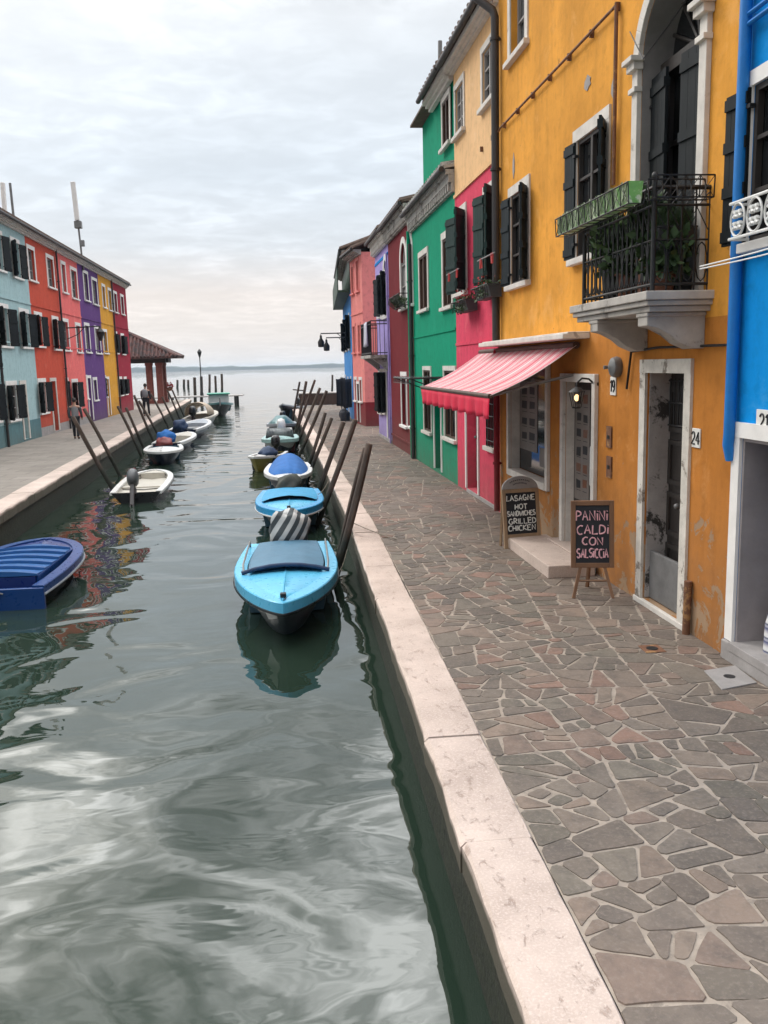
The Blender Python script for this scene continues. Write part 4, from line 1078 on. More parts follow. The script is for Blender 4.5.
for i, (px_, py_) in enumerate(((453.5, 272), (487, 257))):
    # short clothes bars with red pegs hanging across each open pair of shutters
    s_, z_ = FR.sz(px_, py_, .4); e_ = tag(empty('clothes_bar', FR.W(s_, .42, z_), FR.rz), ['clothes bar with red pegs across the farther pink house window', 'clothes bar with red pegs across the pink house window nearest the drainpipe'][i], 'clothes bar')
    mb = MB(); mb.tube([(-.55, 0, 0), (.55, 0, 0)], .010, 6); mb.build('bar', 'zinc', e_)
    mb = MB()
    for k in (-.42, -.36, .28, .36): mb.box((k, 0, -.06), (.03, .02, .15), 0, Matrix.Rotation(rnd.uniform(-.3, .3), 3, 'Y'))
    mb.build('pegs', 'flower_red', e_)

# -- green house with its raised attic
HG = House('green_house', 'emerald green house with a raised attic and a glass door canopy', FR, S_GP, S_RG, 'green')
h0 = HG.s0; X = lambda px, py, d=0.0: FR.S(px, py, d) - h0
win2(HG, 420, 428, 258, 311, pane='brown_wood', fr=.12, trans=0, mull=1, dep=.05, sashm='brown_wood')
win2(HG, 443.5, 452, 240, 308, pane='brown_wood', fr=.13, trans=0, mull=1, dep=.05, sashm='brown_wood')
xa, xb = X(441.5, 430), X(435, 430)
HG.door((xa, .08, xb, FR.Z(438, 385)), leafm='grey_wood', surround='white_paint', fr=.08, dep=.3, split=False)
for (l_, r_) in ((424.5, 431.5), (445, 456)):
    xa, xb = X(r_, 410), X(l_, 410); xa = max(xa, .12); zb_ = FR.Z((l_ + r_) / 2, 431 if l_ < 430 else 438)
    wv = HG.window((xa, zb_, xb, 2.35), pane='pane_dark', fr=.09, dep=.06, sashm='brown_wood', trans=1)
    for k in range(3):
        pass
zc = (FR.Z(454, 193, .1) + FR.Z(413, 222, .1)) / 2
HG.wall([(20, 'w_green')], zc + .30); HG.roof(zc + .30, over=.20, slope=.16, corn=.32, cmat='cornice', dentil=True, mat='cornice')
HG.band(FR.Z(436, 333), 'w_green', .05, .02); HG.pipe(HG.W - .10, .02, zc - .3, .05, .08, 'pipe_dark')
HG.holes = []
xa, xb = X(454.5, 100), X(433, 130)
za, zb_ = FR.Z(441, 152), FR.Z(441, 105)
at_a, at_b = 0.02, xb
HG.hole(*[0] * 0 + [X(450, 130), FR.Z(443.5, 153), X(442.5, 130), FR.Z(443.5, 104), .15, 0])
HG.holes = []
wv = win2(HG, 443, 450, 104, 150, pane='brown_wood', fr=.1, trans=0, dep=.05, sashm='brown_wood')
hs = HG.holes[0]
zat = min(zr, FR.Z(440, 84))
# attic block stands on the main wall head
HG.wall([(20, 'w_green')], zat, name='attic_wall', a=at_a, b=at_b, y=-.03)
at = [o for o in HG.e.children if o.name.startswith('attic_wall')][0]
bmx = bmesh.new(); bmx.from_mesh(at.data)
bmesh.ops.bisect_plane(bmx, geom=bmx.verts[:] + bmx.edges[:] + bmx.faces[:], plane_co=(0, 0, zc + .32), plane_no=(0, 0, -1), clear_outer=True)
bmx.to_mesh(at.data); bmx.free()
HG.roof(zat, over=.26, slope=.3, a=at_a, b=at_b, corn=.12, name='attic_roof', cmat='white_stone')
# narrow green chimney stack with its own little roof beyond the attic
x0_, x1_ = X(433, 130) + .25, X(422, 150, -.2) 
zk = FR.Z(424, 108)
mb = MB(); mb.b2((x0_, -1.1, zc - .2), (x1_, -.22, zk)); ch = mb.build('chimney', 'w_green', HG.e, bevel=.01)
mb = MB(); mb.prism([(x0_ - .18, .06, zk), (x0_ - .18, .06, zk + .05), (x0_ - .18, -.66, zk + .38), (x0_ - .18, -1.35, zk + .05), (x0_ - .18, -1.35, zk)], (x1_ - x0_ + .36, 0, 0)); mb.build('chimney_cap', 'tile', ch)
# glass canopy over the door
s0_, z0_ = FR.sz(443, 375, .0)
zcn = FR.Z(436, 377)
mb = MB(); xa, xb = X(444, 378), X(424, 380)
mb.b2((xa, .02, zcn), (xb, .75, zcn + .02)); cn = mb.build('door_canopy', 'pane_grey', HG.e)
mb = MB()
for xq in (xa, xb): mb.tube([(xq, .02, zcn - .3), (xq, .75, zcn - .01)], .014, 6); mb.tube([(xq, .02, zcn - .01), (xq, .76, zcn - .01)], .016, 6)
mb.tube([(xa, .76, zcn - .01), (xb, .76, zcn - .01)], .016, 6); mb.tube([(xa, .76, zcn - .12), (xb, .76, zcn - .12)], .010, 6)
n = 10
for i in range(n): xx = xa + (xb - xa) * (i + .5) / n; mb.tube([(xx - .08, .76, zcn - .1), (xx, .76, zcn - .03), (xx + .08, .76, zcn - .1)], .007, 5)
mb.build('canopy_frame', 'iron', cn)

# -- burgundy house
HR = House('burgundy_house', 'dark burgundy house with paired white arched windows', FR, S_RG, S_LR, 'burgundy')
h0 = HR.s0; X = lambda px, py, d=0.0: FR.S(px, py, d) - h0
zs0 = FR.Z(408, 306); zs1 = FR.Z(408, 238)
w1a, w1b = X(413.0, 270), X(407.6, 270); w2a, w2b = X(406.2, 270), X(401, 270)
for (a_, b_) in ((w1a + .1, w1b), (w2a, w2b)): HR.window((a_, zs0, b_, zs1), pane='pane_curtain', dep=.06, fr=.16, arch=1.0, surround='white_paint', trans=2, mull=0)
for (l_, r_) in ((402, 407), (411, 417)):
    a_, b_ = X(r_, 400), X(l_, 400)
    if a_ < .15: a_ = .25
    HR.window((a_, FR.Z((l_ + r_) / 2, 425 if l_ < 405 else 427), b_, FR.Z((l_ + r_) / 2, 376)), pane='pane_grey', fr=.11, surround='white_paint')
zc2 = (FR.Z(413, 214, .1) + FR.Z(393, 233, .1)) / 2
HR.wall([(20, 'w_burg')], zc2 + .28); HR.roof(zc2 + .28, over=.24, slope=.22, corn=.3, dentil=True)
HR.band(.32, 'w_burg', .06, .03); HR.pipe(.12, .02, zc2 - .3, .045, .08, 'w_green')
# -- lilac house
HL = House('lilac_house', 'pale lilac house with arched windows and a dark iron balcony', FR, S_LR, S_PL, 'lilac')
h0 = HL.s0; X = lambda px, py, d=0.0: FR.S(px, py, d) - h0
a_, b_ = X(391, 280) + .2, X(387.2, 280)
HL.window((.35, FR.Z(389.5, 315), 1.15, FR.Z(389.5, 256)), pane='pane_dark', fr=.2, arch=1.3, surround='white_paint', mull=1, trans=1)
for k, px_ in enumerate((384.5, 380.8)):
    c_ = X(px_, 300); HL.window((c_ - .42, FR.Z(px_, 316), c_ + .42, FR.Z(px_, 272 + k * 5)), pane='pane_dark', fr=.14, arch=1.6, surround='white_paint', shut='shutter_dark', ang=(156, 166))
c_ = X(389.3, 400); HL.door((.30, .12, 1.0, FR.Z(389.3, 363)), leafm='grey_wood', surround='white_paint', fr=.16, arch=1.0, split=False)
for px_ in (384.6, 381): 
    c_ = X(px_, 400); HL.window((c_ - .4, FR.Z(px_, 412), c_ + .4, FR.Z(px_, 372)), pane='pane_dark', fr=.1, shut='shutter_black', ang=(156, 166))
zc3 = (FR.Z(390, 236, .1) + FR.Z(378, 251, .1)) / 2
HL.wall([(20, 'w_lilac')], zc3 + .3); HL.roof(zc3 + .3, over=.26, slope=.22, corn=.32, cmat='white_stone', dentil=True); HL.band(zc3 - .30, 'w_blue', .08, .02)
HL.pipe(.06, .02, zc3 - .3, .03, .05, 'w_lilac')
mb = MB(); mb.b2((0, 0, 0), (HL.W - .03, .035, .10)); mb.build('plinth', 'plug', HL.e)
# iron balcony on the lilac house
zb_ = FR.Z(385, 355); zt_ = FR.Z(385, 322); dd_ = .62; x0_, x1_ = .15, HL.W - .25
mb = MB(); mb.b2((x0_, 0, zb_ - .1), (x1_, dd_, zb_)); 
for xq in (x0_ + .2, x1_ - .4): mb.prism([(xq, 0, zb_ - .101), (xq, dd_ * .9, zb_ - .101), (xq, dd_ * .5, zb_ - .28), (xq, 0, zb_ - .55)], (.2, 0, 0))
bs = mb.build('balcony_slab', 'cornice', HL.e)
mb = MB()
for (p, q) in (((x0_, .02), (x0_, dd_ - .04)), ((x0_, dd_ - .04), (x1_, dd_ - .04)), ((x1_, dd_ - .04), (x1_, .02))):
    for zz in (zb_ + .06, zt_ - .1, zt_): mb.tube([(p[0], p[1], zz), (q[0], q[1], zz)], .018, 6)
    n = max(4, int((Vector(p) - Vector(q)).length / .12))
    for i in range(n + 1): x_ = p[0] + (q[0] - p[0]) * i / n; y_ = p[1] + (q[1] - p[1]) * i / n; mb.tube([(x_, y_, zb_), (x_, y_, zt_)], .010, 5)
mb.build('balcony_railing', 'iron', HL.e)
MT['laundry'] = plain('laundry', (.55, .54, .62), .9, .15, 4, .2); MT['laundry_dark'] = plain('laundry_dark', (.02, .022, .03), .9, .3, 4, .2)
def hanging_cloth(base, rz, w, h, m, label, cat='laundry', name='hanging_cloth'):
    mb = MB(); ph = rnd.random() * 6
    us = [i / 10 for i in range(11)]; vs = [i / 8 for i in range(9)]
    mb.grid(lambda u, v: (w * (u - .5) * (1 - .25 * v * (1 - v)), .03 * math.sin(u * 12 + ph) * (v + .2), -h * v - .02 * math.sin(u * 5 + ph)), us, vs)
    o = mb.build(name, m, None, 180); o.location = base; o.rotation_euler = (0, 0, rz); sm = o.modifiers.new('s', 'SOLIDIFY'); sm.thickness = .012
    return tag(o, label, cat)
for k, f_ in enumerate((.35, .62)):
    hanging_cloth(FR.W(HL.s0 + x0_ + .1 + (x1_ - x0_) * f_ * .6, dd_ + .03, zt_ - .02), FR.rz, .5, .75, 'laundry', ['pale towel over the lilac balcony rail, nearer the burgundy house', 'pale towel over the lilac balcony rail, nearer the rose house'][k])
# -- iron lamp bracket and flower rack between the houses
e_ = tag(empty('flower_box', FR.W(HR.s0 + .8, 0, zs0 - .02), FR.rz), 'curly iron flower box under the arched burgundy house windows', 'flower box')
mb = MB(); mb.tube([(-.7, 0, .3), (-.7, .35, .3), (1.3, .35, .3), (1.3, 0, .3)], .014, 6); mb.tube([(-.7, 0, 0), (-.7, .2, 0), (1.3, .2, 0), (1.3, 0, 0)], .014, 6)
for i in range(13): x_ = -.7 + 2.0 * i / 12; mb.tube([(x_, .35, .3), (x_, .38, .15), (x_, .2, 0)], .009, 5)
mb.build('rack', 'iron', e_)
mb = MB(); mb.leaves((.3, .2, .15), (.9, .14, .14), 260, .09); mb.build('foliage', 'leaf', e_)

# -- rose house standing forward of the row
c0 = gz(366, 426.5); c1 = gz(377.4, 426.3); c2 = gz(354.6, 422.6)
FC = Fac((c0.x, c0.y), (c2.x, c2.y))
HC = House('rose_house', 'tall rose pink corner house with a dark red base, standing forward', FC, 0, (c2 - c0).length, 'rose', depth=5.0)
h0 = 0
def win3(H, fac, xl, xr, ytl, ybl, **k):
    a, b = sorted((fac.S(xl, (ytl + ybl) / 2) - H.s0, fac.S(xr, (ytl + ybl) / 2) - H.s0)); xm = (xl + xr) / 2
    return H.window((a, fac.Z(xm, ybl), b, fac.Z(xm, ytl)), **k)
Wc = HC.W
def atx(f_): return f_ * Wc
for (xm, f_) in ((359, .30), (351, .72)):
    pass
zt3 = FC.Z(362, 251)
for f_ in (.34, .78):
    for (zt_, zb_) in ((FC.Z(360, 259) if f_ < .5 else FC.Z(360, 262), FC.Z(360, 290)), (FC.Z(360, 325), FC.Z(360, 352)), (FC.Z(360, 380), FC.Z(360, 401))):
        HC.window((atx(f_) - .26, zb_, atx(f_) + .26, zt_), pane='pane_dark', fr=.12, surround='w_rose' if zt_ > 3 else 'white_paint', sill=True, sashm='grey_wood')
HC.door((atx(.56) - .3, .1, atx(.56) + .3, FC.Z(360, 384)), leafm='dark_wood', surround='white_paint', fr=.1, split=False)
HC.wall([(FC.Z(366, 402.5), 'w_rosebase'), (20, 'w_rose')], zt3); HC.roof(zt3, over=.35, slope=.4, corn=.10, ends=.2)
HC.band(FC.Z(362, 312), 'w_rose', .06, .03)
# -- far blue house with a dark glazed loggia under its eaves
p0 = gz(354.3, 416.5); p1 = gz(349.5, 412.5)
FB2 = Fac((c2.x - .02, c2.y + .1), (p1.x, p1.y + 3.5)); LB2 = (Vector((p1.x, p1.y + 3.5)) - Vector((c2.x, c2.y + .1))).length
HF = House('far_blue_house', 'sky blue house with a dark green glazed attic at the row end', FB2, 0, LB2, 'sky', depth=5.0)
k_ = 880.0 / (p0 - CAM).length
def zf(y): return on_y(350, y, (p0.y + p1.y) / 2 + 1.5).z
for i in range(3):
    c_ = LB2 * (i + .5) / 3
    HF.window((c_ - .45, zf(351), c_ + .45, zf(322)), pane='pane_dark', fr=.1, shut='shutter_black', ang=(156, 166))
    if i != 1: HF.window((c_ - .45, zf(397), c_ + .45, zf(377)), pane='pane_dark', fr=.1)
c_ = LB2 * .5; HF.door((c_ - .45, .1, c_ + .45, zf(378)), leafm='dark_wood', fr=.1, split=False)
HF.wall([(zf(303), 'w_sky'), (20, 'dark_green')], zf(272)); HF.roof(zf(272), over=.35, slope=.35, corn=.1, ends=.1)
mb = MB(); z_ = zf(303); mb.b2((0, 0, z_ - .1), (LB2, .55, z_)); mb.b2((0.1, .5, z_), (LB2, .54, z_ + .95)); mb.build('loggia', 'dark_green', HF.e)
# coats on a rail outside the far blue house
for k in range(3):
    hanging_cloth(Vector((FB2.A.x - .18 - .10 * k, FB2.A.y + 1.2 + 1.3 * k, 1.9)), PI * .12, .42, 1.30, 'laundry_dark', ['long dark coat hung outside the far blue house, nearest the rose house', 'long dark coat hung between two others outside the far blue house', 'long dark coat hung outside the far blue house, nearest the lagoon'][k], 'coat', 'hanging_coat')
e_ = tag(empty('clothes_rail', (FB2.A.x - .32, FB2.A.y + 2.4, 0), PI / 2), 'dark clothes rail with coats outside the far blue house', 'clothes rail')
mb = MB(); mb.tube([(-1.6, 0, 0), (-1.6, 0, 1.95), (1.6, 0.0, 1.95), (1.6, 0, 0)], .025, 6); mb.build('rail', 'iron', e_)
mb = MB(); mb.lathe([(.0, 0), (.22, 0), (.25, .35), (.2, .42), (.0, .42)], (-1.0, .0, 0), 10); mb.ell((-.2, 0, .25), (.35, .25, .28), 10, 8); mb.build('bundle', 'laundry_dark', e_, 60)
# bracket lamps reaching over the water from the far blue house
for k, (px_, py_, q_) in enumerate(((321, 341, 1.5), (326.5, 345, 2.9))):
    yy = FB2.A.y + q_ + 2; tip = on_y(px_, py_, yy); hx = FB2.W(q_ + 1.5, 0, 0).x
    e_ = tag(empty('street_lamp', (hx, yy, tip.z), PI), ['black bracket lamp with the longer arm on the far blue house', 'black bracket lamp with the shorter arm on the far blue house'][k], 'street lamp')
    L_ = hx - tip.x
    mb = MB(); mb.tube([(0, 0, .35), (L_, 0, .35), (L_, 0, .25)], .03, 6); mb.tube([(0, 0, -.1), (L_ * .4, 0, .33)], .018, 6); mb.build('bracket_arm', 'iron', e_)
    mb = MB(); mb.lathe([(0, -.30), (.14, -.28), (.16, -.05), (.06, .12), (.05, .26), (0, .26)], (L_, 0, 0), 10); mb.build('lamp_head', 'iron', e_, 60)

# ------------------------------------------------------------------ row of houses across the canal
FL = Fac((-10.752, 60.14), (-10.130, 31.14))
MT['l_aqua'] = stucco('l_aqua', (.37, .53, .55), .08, fade=(.4, .55, .56), damp=(.3, .5)); MT['l_teal'] = stucco('l_teal', (.11, .24, .27), .12, fade=(.2, .32, .34))
MT['l_red'] = stucco('l_red', (.56, .085, .05), .10, fade=(.6, .2, .14)); MT['l_pink'] = stucco('l_pink', (.80, .17, .16), .10, fade=(.8, .36, .32))
MT['l_purple'] = stucco('l_purple', (.125, .052, .20), .10, fade=(.22, .13, .3)); MT['l_yellow'] = stucco('l_yellow', (.68, .33, .04), .12, fade=(.7, .45, .2))
MT['l_crimson'] = stucco('l_crimson', (.32, .022, .045), .10, fade=(.36, .1, .1))
S5 = lambda px: FL.S(px, 320)
bd_ = dict(aqua=(S5(31.8), FL.S(0, 320) + 8.5), red=(S5(60.3), S5(31.8)), pink=(S5(81.2), S5(60.3)), purple=(S5(100.8), S5(81.2)), yellow=(S5(113.2), S5(100.8)), crimson=(0.0, S5(113.2)))
ZE = 7.92; ZB1, ZB2 = FL.Z(60, 312), FL.Z(70, 348)
def lh(key, name, label, zones):
    a, b = bd_[key]; return House(name, label, FL, a, b, key, depth=8.0)
def lw(H, xl, xr, yt, yb, **k):
    xm = (xl + xr) / 2; ym = (yt + yb) / 2
    a, b = sorted((FL.S(xl, ym) - H.s0, FL.S(xr, ym) - H.s0))
    a = max(a, .12); b = min(b, H.W - .12)
    return H.window((a, FL.Z(xm, yb), b, FL.Z(xm, yt)), **k)
def ldoor(H, xl, xr, yt, **k):
    xm = (xl + xr) / 2; a, b = sorted((FL.S(xl, 405) - H.s0, FL.S(xr, 405) - H.s0)); a = max(a, .12); b = min(b, H.W - .12)
    return H.door((a, .08, b, FL.Z(xm, yt)), split=False, fr=.14, **k)
def finish(H, zones, **k):
    H.wall(zones, ZE); H.roof(ZE, over=.28, slope=.3, corn=.12, cmat='white_stone', **k)
    H.band(ZB1, zones[-1][1], .07, .03); H.band(ZB2, zones[-1][1], .06, .025, name='string_course')
W_ = dict(pane='pane_grey', fr=.14, surround='white_paint', dep=.14)
WD_ = dict(W_); WD_['pane'] = 'pane_dark'; WD_['dep'] = .07
SH = dict(shut='shutter_black', ang=(166, 150))
HA = lh('aqua', 'aqua_house', 'long pale aqua house with black shutters across the canal', None)
lw(HA, 12.5, 19.5, 243, 277, **W_, **SH); lw(HA, -6, 2, 234, 269, **W_, **SH)
lw(HA, 21, 29, 313, 347, **W_, **SH); lw(HA, -1, 8.5, 308, 346, **W_, **SH)
lw(HA, 8, 17, 385, 420, **WD_, **SH); ldoor(HA, 22, 26.5, 384, leafm='grey_wood')
for k in range(3):
    s_ = FL.S(0, 320) - HA.s0 + 1.6 + 2.3 * k
    for (z0_, z1_) in ((5.2, 6.6), (2.75, 4.2), (.95, 2.2)): HA.window((s_ - .45, z0_, s_ + .45, z1_), **W_, **SH)
finish(HA, [(.75, 'l_teal'), (20, 'l_aqua')]); HA.pipe(FL.S(4, 420) - HA.s0, .0, ZE, .05, .08)
HRd = lh('red', 'red_house', 'orange red house between the pale aqua and pink houses', None)
lw(HRd, 28.5, 34.5, 250, 280, **W_); lw(HRd, 47.5, 53.5, 259, 287, **W_)
lw(HRd, 36, 42, 316, 346, **W_, **SH); lw(HRd, 53.5, 58.5, 320, 349, **W_, **SH)
lw(HRd, 37.5, 46, 382, 413, **WD_, **SH); ldoor(HRd, 52.5, 57, 381, leafm='grey_wood'); 
finish(HRd, [(.35, 'plug'), (20, 'l_red')]); HRd.pipe(.08, .0, ZE)
HPk = lh('pink', 'salmon_house', 'salmon pink house between the orange red and purple houses', None)
lw(HPk, 62, 65.5, 265, 292, **W_); lw(HPk, 71.5, 76.8, 271, 298, **W_)
lw(HPk, 63, 68.5, 322, 350, **W_); lw(HPk, 76.5, 80.5, 326, 352, **W_)
lw(HPk, 63.5, 68.5, 381, 409, **WD_, **SH); lw(HPk, 73, 78, 382, 408, **WD_, **SH)
finish(HPk, [(.35, 'plug'), (20, 'l_pink')])
HPu = lh('purple', 'purple_house', 'deep purple house with white framed windows and door', None)
W2_ = dict(W_); W2_['pane'] = 'pane_curtain'
for (l_, r_, t_, b_) in ((84, 88, 274, 300), (92.5, 97, 281, 304), (85.5, 89.5, 326, 352), (95.5, 100, 329, 353), (93.8, 97, 380, 400)): lw(HPu, l_, r_, t_, b_, **W2_)
lw(HPu, 84.6, 87.2, 378, 399, **W2_); ldoor(HPu, 89.2, 92.2, 378, leafm='white_paint', surround='white_paint')
finish(HPu, [(20, 'l_purple')])
HYe = lh('yellow', 'ochre_house', 'narrow ochre yellow house with a tiny blue balcony box', None)
for (l_, r_, t_, b_) in ((102.5, 105, 287, 307), (108.6, 111.3, 291, 310), (103.6, 107, 332, 353)): lw(HYe, l_, r_, t_, b_, **W_)
lw(HYe, 103.6, 106, 378, 397, **WD_, **SH)
ldoor(HYe, 108.3, 110.3, 379, leafm='grey_wood', surround='white_paint')
finish(HYe, [(20, 'l_yellow')]); HYe.pipe(.08, .0, ZE)
HCr = lh('crimson', 'crimson_house', 'crimson house at the end of the row beside the tiled pavilion', None)
for (l_, r_, t_, b_) in ((114.2, 116.8, 294, 312), (121, 123.5, 297, 314)): lw(HCr, l_, r_, t_, b_, **W_)
for (l_, r_, t_, b_) in ((114.8, 117.2, 334, 353), (121.5, 124, 336, 354)): lw(HCr, l_, r_, t_, b_, **W_, **SH)
for (l_, r_, t_, b_) in ((116.2, 118.4, 379, 396), (120, 122, 379, 395), (124.5, 126.5, 379, 394)): lw(HCr, l_, r_, t_, b_, **W_, **SH)
finish(HCr, [(20, 'l_crimson')])
# antennas on that roof
def antenna(px, pyb, pyt, yy, label, panel):
    b_ = on_y(px[0], pyb, yy); t_ = on_y(px[1], pyt, yy); b_.x -= 0; base = Vector((b_.x, yy, b_.z - .6))
    e_ = tag(empty('mast_antenna', base), label, 'antenna')
    r_ = lambda p: Vector(p) - base
    top = r_(t_)
    mb = MB(); mb.tube([(0, 0, 0), top], .05, 7); mb.build('mast', 'zinc', e_, 60)
    if panel:
        mb = MB(); d = top.normalized(); x = Vector((0, 1, 0)).cross(d).normalized()
        p0, p1 = top * (1 - panel), top * 1.02; w = .11 if panel < .8 else .07
        mb.prism([p0 - x * w, p0 + x * w, p1 + x * w, p1 - x * w], (0, -.18, 0)); mb.build('panel', 'white_paint', e_, bevel=.02)
        c = p0 - d * .2
        for cc, sz in ((c, (.34, .3, .35)), (c - d * .9 + x * .1, (.2, .2, .3))): mb = MB(); mb.box(cc, sz); mb.build('equipment', 'zinc', e_, bevel=.02)
antenna((82.5, 73.5), 258, 184, 47.0, 'tall roof mast with a slim pale panel above the pink house', .42)
antenna((14, 10), 218, 183, 36.5, 'short dark roof mast above the aqua house', 0)
antenna((5.5, 3.5), 214, 184, 36.0, 'pale panel antenna at the roof edge of the aqua house', .9)
antenna((439.5, 440), 62, 41, 21.0, 'small aerial on the roof of the peach and pink house', 0)
# bracket street lamp on the salmon house
tip = FL.sz(86, 330, 1.6); root = FL.sz(59, 329, .0)
bx = FL.S(66, 328)
e_ = tag(empty('street_lamp', FL.W(bx, 0, FL.Z(66, 328)), FL.rz), 'black scrolled bracket lamp on the salmon house wall', 'street lamp')
mb = MB(); mb.tube([(0, .02, 0), (0, 1.5, .05)], .03, 6); mb.tube([(0, .02, -.5), (0, .5, -.3), (0, .8, .0)], .02, 6); mb.build('bracket_arm', 'iron', e_)
mb = MB(); mb.lathe([(0, -.62), (.08, -.6), (.17, -.25), (.19, -.2), (.07, -.06), (.04, .05), (0, .05)], (0, 1.5, 0), 8); mb.build('lamp_head', 'iron', e_, 50)

# ------------------------------------------------------------------ tiled fish-market pavilion at the lagoon end
Pn = on_y(177, 356.5, 69); xe = Pn.x; ze = Pn.z
e_ = tag(empty('market_pavilion', (xe - 1.2, 70.2, 0)), 'open pavilion with a hipped tile roof on red brick pillars', 'pavilion')
O_ = Vector((xe - 1.2, 70.2, 0))
x1, x0, y0, y1, zr = xe, xe - 13, 69.0, 73.0, ze + 2.1
def r_(x, y, z): return Vector((x, y, z)) - O_
ym = (y0 + y1) / 2; A1 = r_(x1 - 4.3, ym, zr); A0 = r_(x0 + 4.3, ym, zr)
mb = MB(); B = [r_(x0, y0, ze), r_(x1, y0, ze), r_(x1, y1, ze), r_(x0, y1, ze)]
mb.poly([B[0], B[1], A1, A0]); mb.poly([B[1], B[2], A1]); mb.poly([B[2], B[3], A0, A1]); mb.poly([B[3], B[0], A0]); mb.poly([p - Vector((0, 0, .1)) for p in B])
for a, b in zip(B, B[1:] + B[:1]): mb.poly([a, b, b - Vector((0, 0, .1)), a - Vector((0, 0, .1))])
n = 46
for i in range(n):
    f = (i + .5) / n; p = B[0].lerp(B[1], f); x = p.x
    if x < A0.x: q = B[0].lerp(A0, (x - B[0].x) / (A0.x - B[0].x))
    elif x > A1.x: q = B[1].lerp(A1, (x - B[1].x) / (A1.x - B[1].x))
    else: q = A0.lerp(A1, (x - A0.x) / (A1.x - A0.x))
    mb.tube([p + Vector((0, -.03, .02)), q + Vector((0, 0, .03))], .095, 6)
for i in range(34):
    f = (i + .5) / 34; p = B[1].lerp(B[2], f); q = B[1].lerp(A1, f * 2) if f < .5 else B[2].lerp(A1, (1 - f) * 2)
    mb.tube([p + Vector((.03, 0, .02)), q + Vector((0, 0, .03))], .095, 6)
mb.tube([B[1], A1], .16, 7); mb.tube([A1, A0], .16, 7); mb.tube([B[2], A1], .16, 7)
MT['old_tile'] = plain('old_tile', (.13, .06, .052), .85, .5, 2.5, .3, c2=(.05, .035, .035), amt=.48); MT['brick'] = plain('brick', (.20, .06, .045), .85, .3, 6, .4, c2=(.28, .12, .09), amt=.6)
mb.build('roof', 'old_tile', e_)
mb = MB(); t_ = .3
for a, b in (((x0 + 1, y0 + 1), (x1 - 1, y0 + 1)), ((x1 - 1, y0 + 1), (x1 - 1, y1 - 1)), ((x0 + 1, y1 - 1), (x1 - 1, y1 - 1))):
    p, q = r_(a[0], a[1], ze - .27), r_(b[0], b[1], ze - .27); d = q - p
    mb.box((p + q) / 2, (max(abs(d.x), .3), max(abs(d.y), .3) - (.31 if abs(d.y) > 1 else 0), .3))
mb.build('beam', 'dark_wood', e_)
for (xx, yy) in ((on_y(160.5, 380, 70.3).x, y0 + 1.0), (on_y(163.5, 380, 72.2).x, y1 - .8), (on_y(150.5, 380, 70.3).x, y0 + 1.0), (x1 - 6.0, y0 + 1.0), (x1 - 9, y0 + 1.0), (x1 - 6.0, y1 - .8)):
    mb = MB(); p = r_(xx, yy, 0); mb.box(p + Vector((0, 0, (ze - .42) / 2)), (.46, .46, ze - .42)); mb.box(p + Vector((0, 0, .12)), (.56, .56, .24)); mb.box(p + Vector((0, 0, ze - .53)), (.54, .54, .2)); mb.build('pillar', 'brick', e_)
# lamp post and jetty at the lagoon end
lp = gz(202, 396.5)
e_ = tag(empty('lamp_post', (lp.x, lp.y, 0)), 'tall slim lamp post with a lantern at the lagoon end of the quay', 'lamp post')
hl = on_y(201, 349, lp.y).z
mb = MB(); mb.lathe([(0, 0), (.16, 0), (.16, .3), (.09, .5), (.06, .7), (.045, hl - .9), (.05, hl - .75), (0, hl - .75)], n=10); mb.build('post', 'iron', e_, 50)
mb = MB(); mb.lathe([(0, hl - .76), (.07, hl - .75), (.20, hl - .3), (.22, hl - .26), (.10, hl - .08), (.03, hl), (0, hl)], n=8); mb.build('lantern', 'iron', e_, 40)
jt = tag(empty('jetty', (-10.2, 84.5, 0)), 'low grey timber jetty at the lagoon end beyond the pavilion', 'jetty')
mb = MB()
for i in range(24): mb.box((-4.6 + i * .42, 0, .03 + rnd.uniform(-.01, .01)), (.39, 3.2, .09))
mb.build('deck', 'grey_wood', jt)
for (xx, yy) in ((-4.4, -1.4), (-1.5, -1.4), (1.5, -1.4), (4.6, -1.4), (4.6, 1.4), (-1.5, 1.4)): mb = MB(); mb.tube([(xx, yy, -1.5), (xx, yy, .0)], .13, 8); mb.build('pile', 'dark_wood', jt, 60)

# ------------------------------------------------------------------ mooring poles
def pole_mat():
    m, nt, b = new_mat('pole_timber'); co = objco(nt); g = mapping(nt, co, (9, 9, .5)); n = noise(nt, g, 2.2, 8, .7, .4); n2 = noise(nt, co, 2.5, 5)
    col = mix(nt, (.035, .022, .016), (.13, .088, .066), ramp(nt, n, [(.35, 0), (.7, 1)])); col = mix(nt, col, (.03, .022, .017), ramp(nt, n2, [(.45, 0), (.7, .8)]))
    z = nt.nodes.new('ShaderNodeSeparateXYZ'); nt.links.new(co, z.inputs[0]); wet = ramp(nt, mth(nt, 'ADD', z.outputs[2], mth(nt, 'MULTIPLY', n2, .3)), [(.75, 1), (1.0, 0)])
    col = mix(nt, col, (.014, .016, .010), wet); nt.links.new(col, b.inputs['Base Color']); b.inputs['Roughness'].default_value = .8; bump(nt, b, n, .6, .02); return m
MT['pole'] = pole_mat()
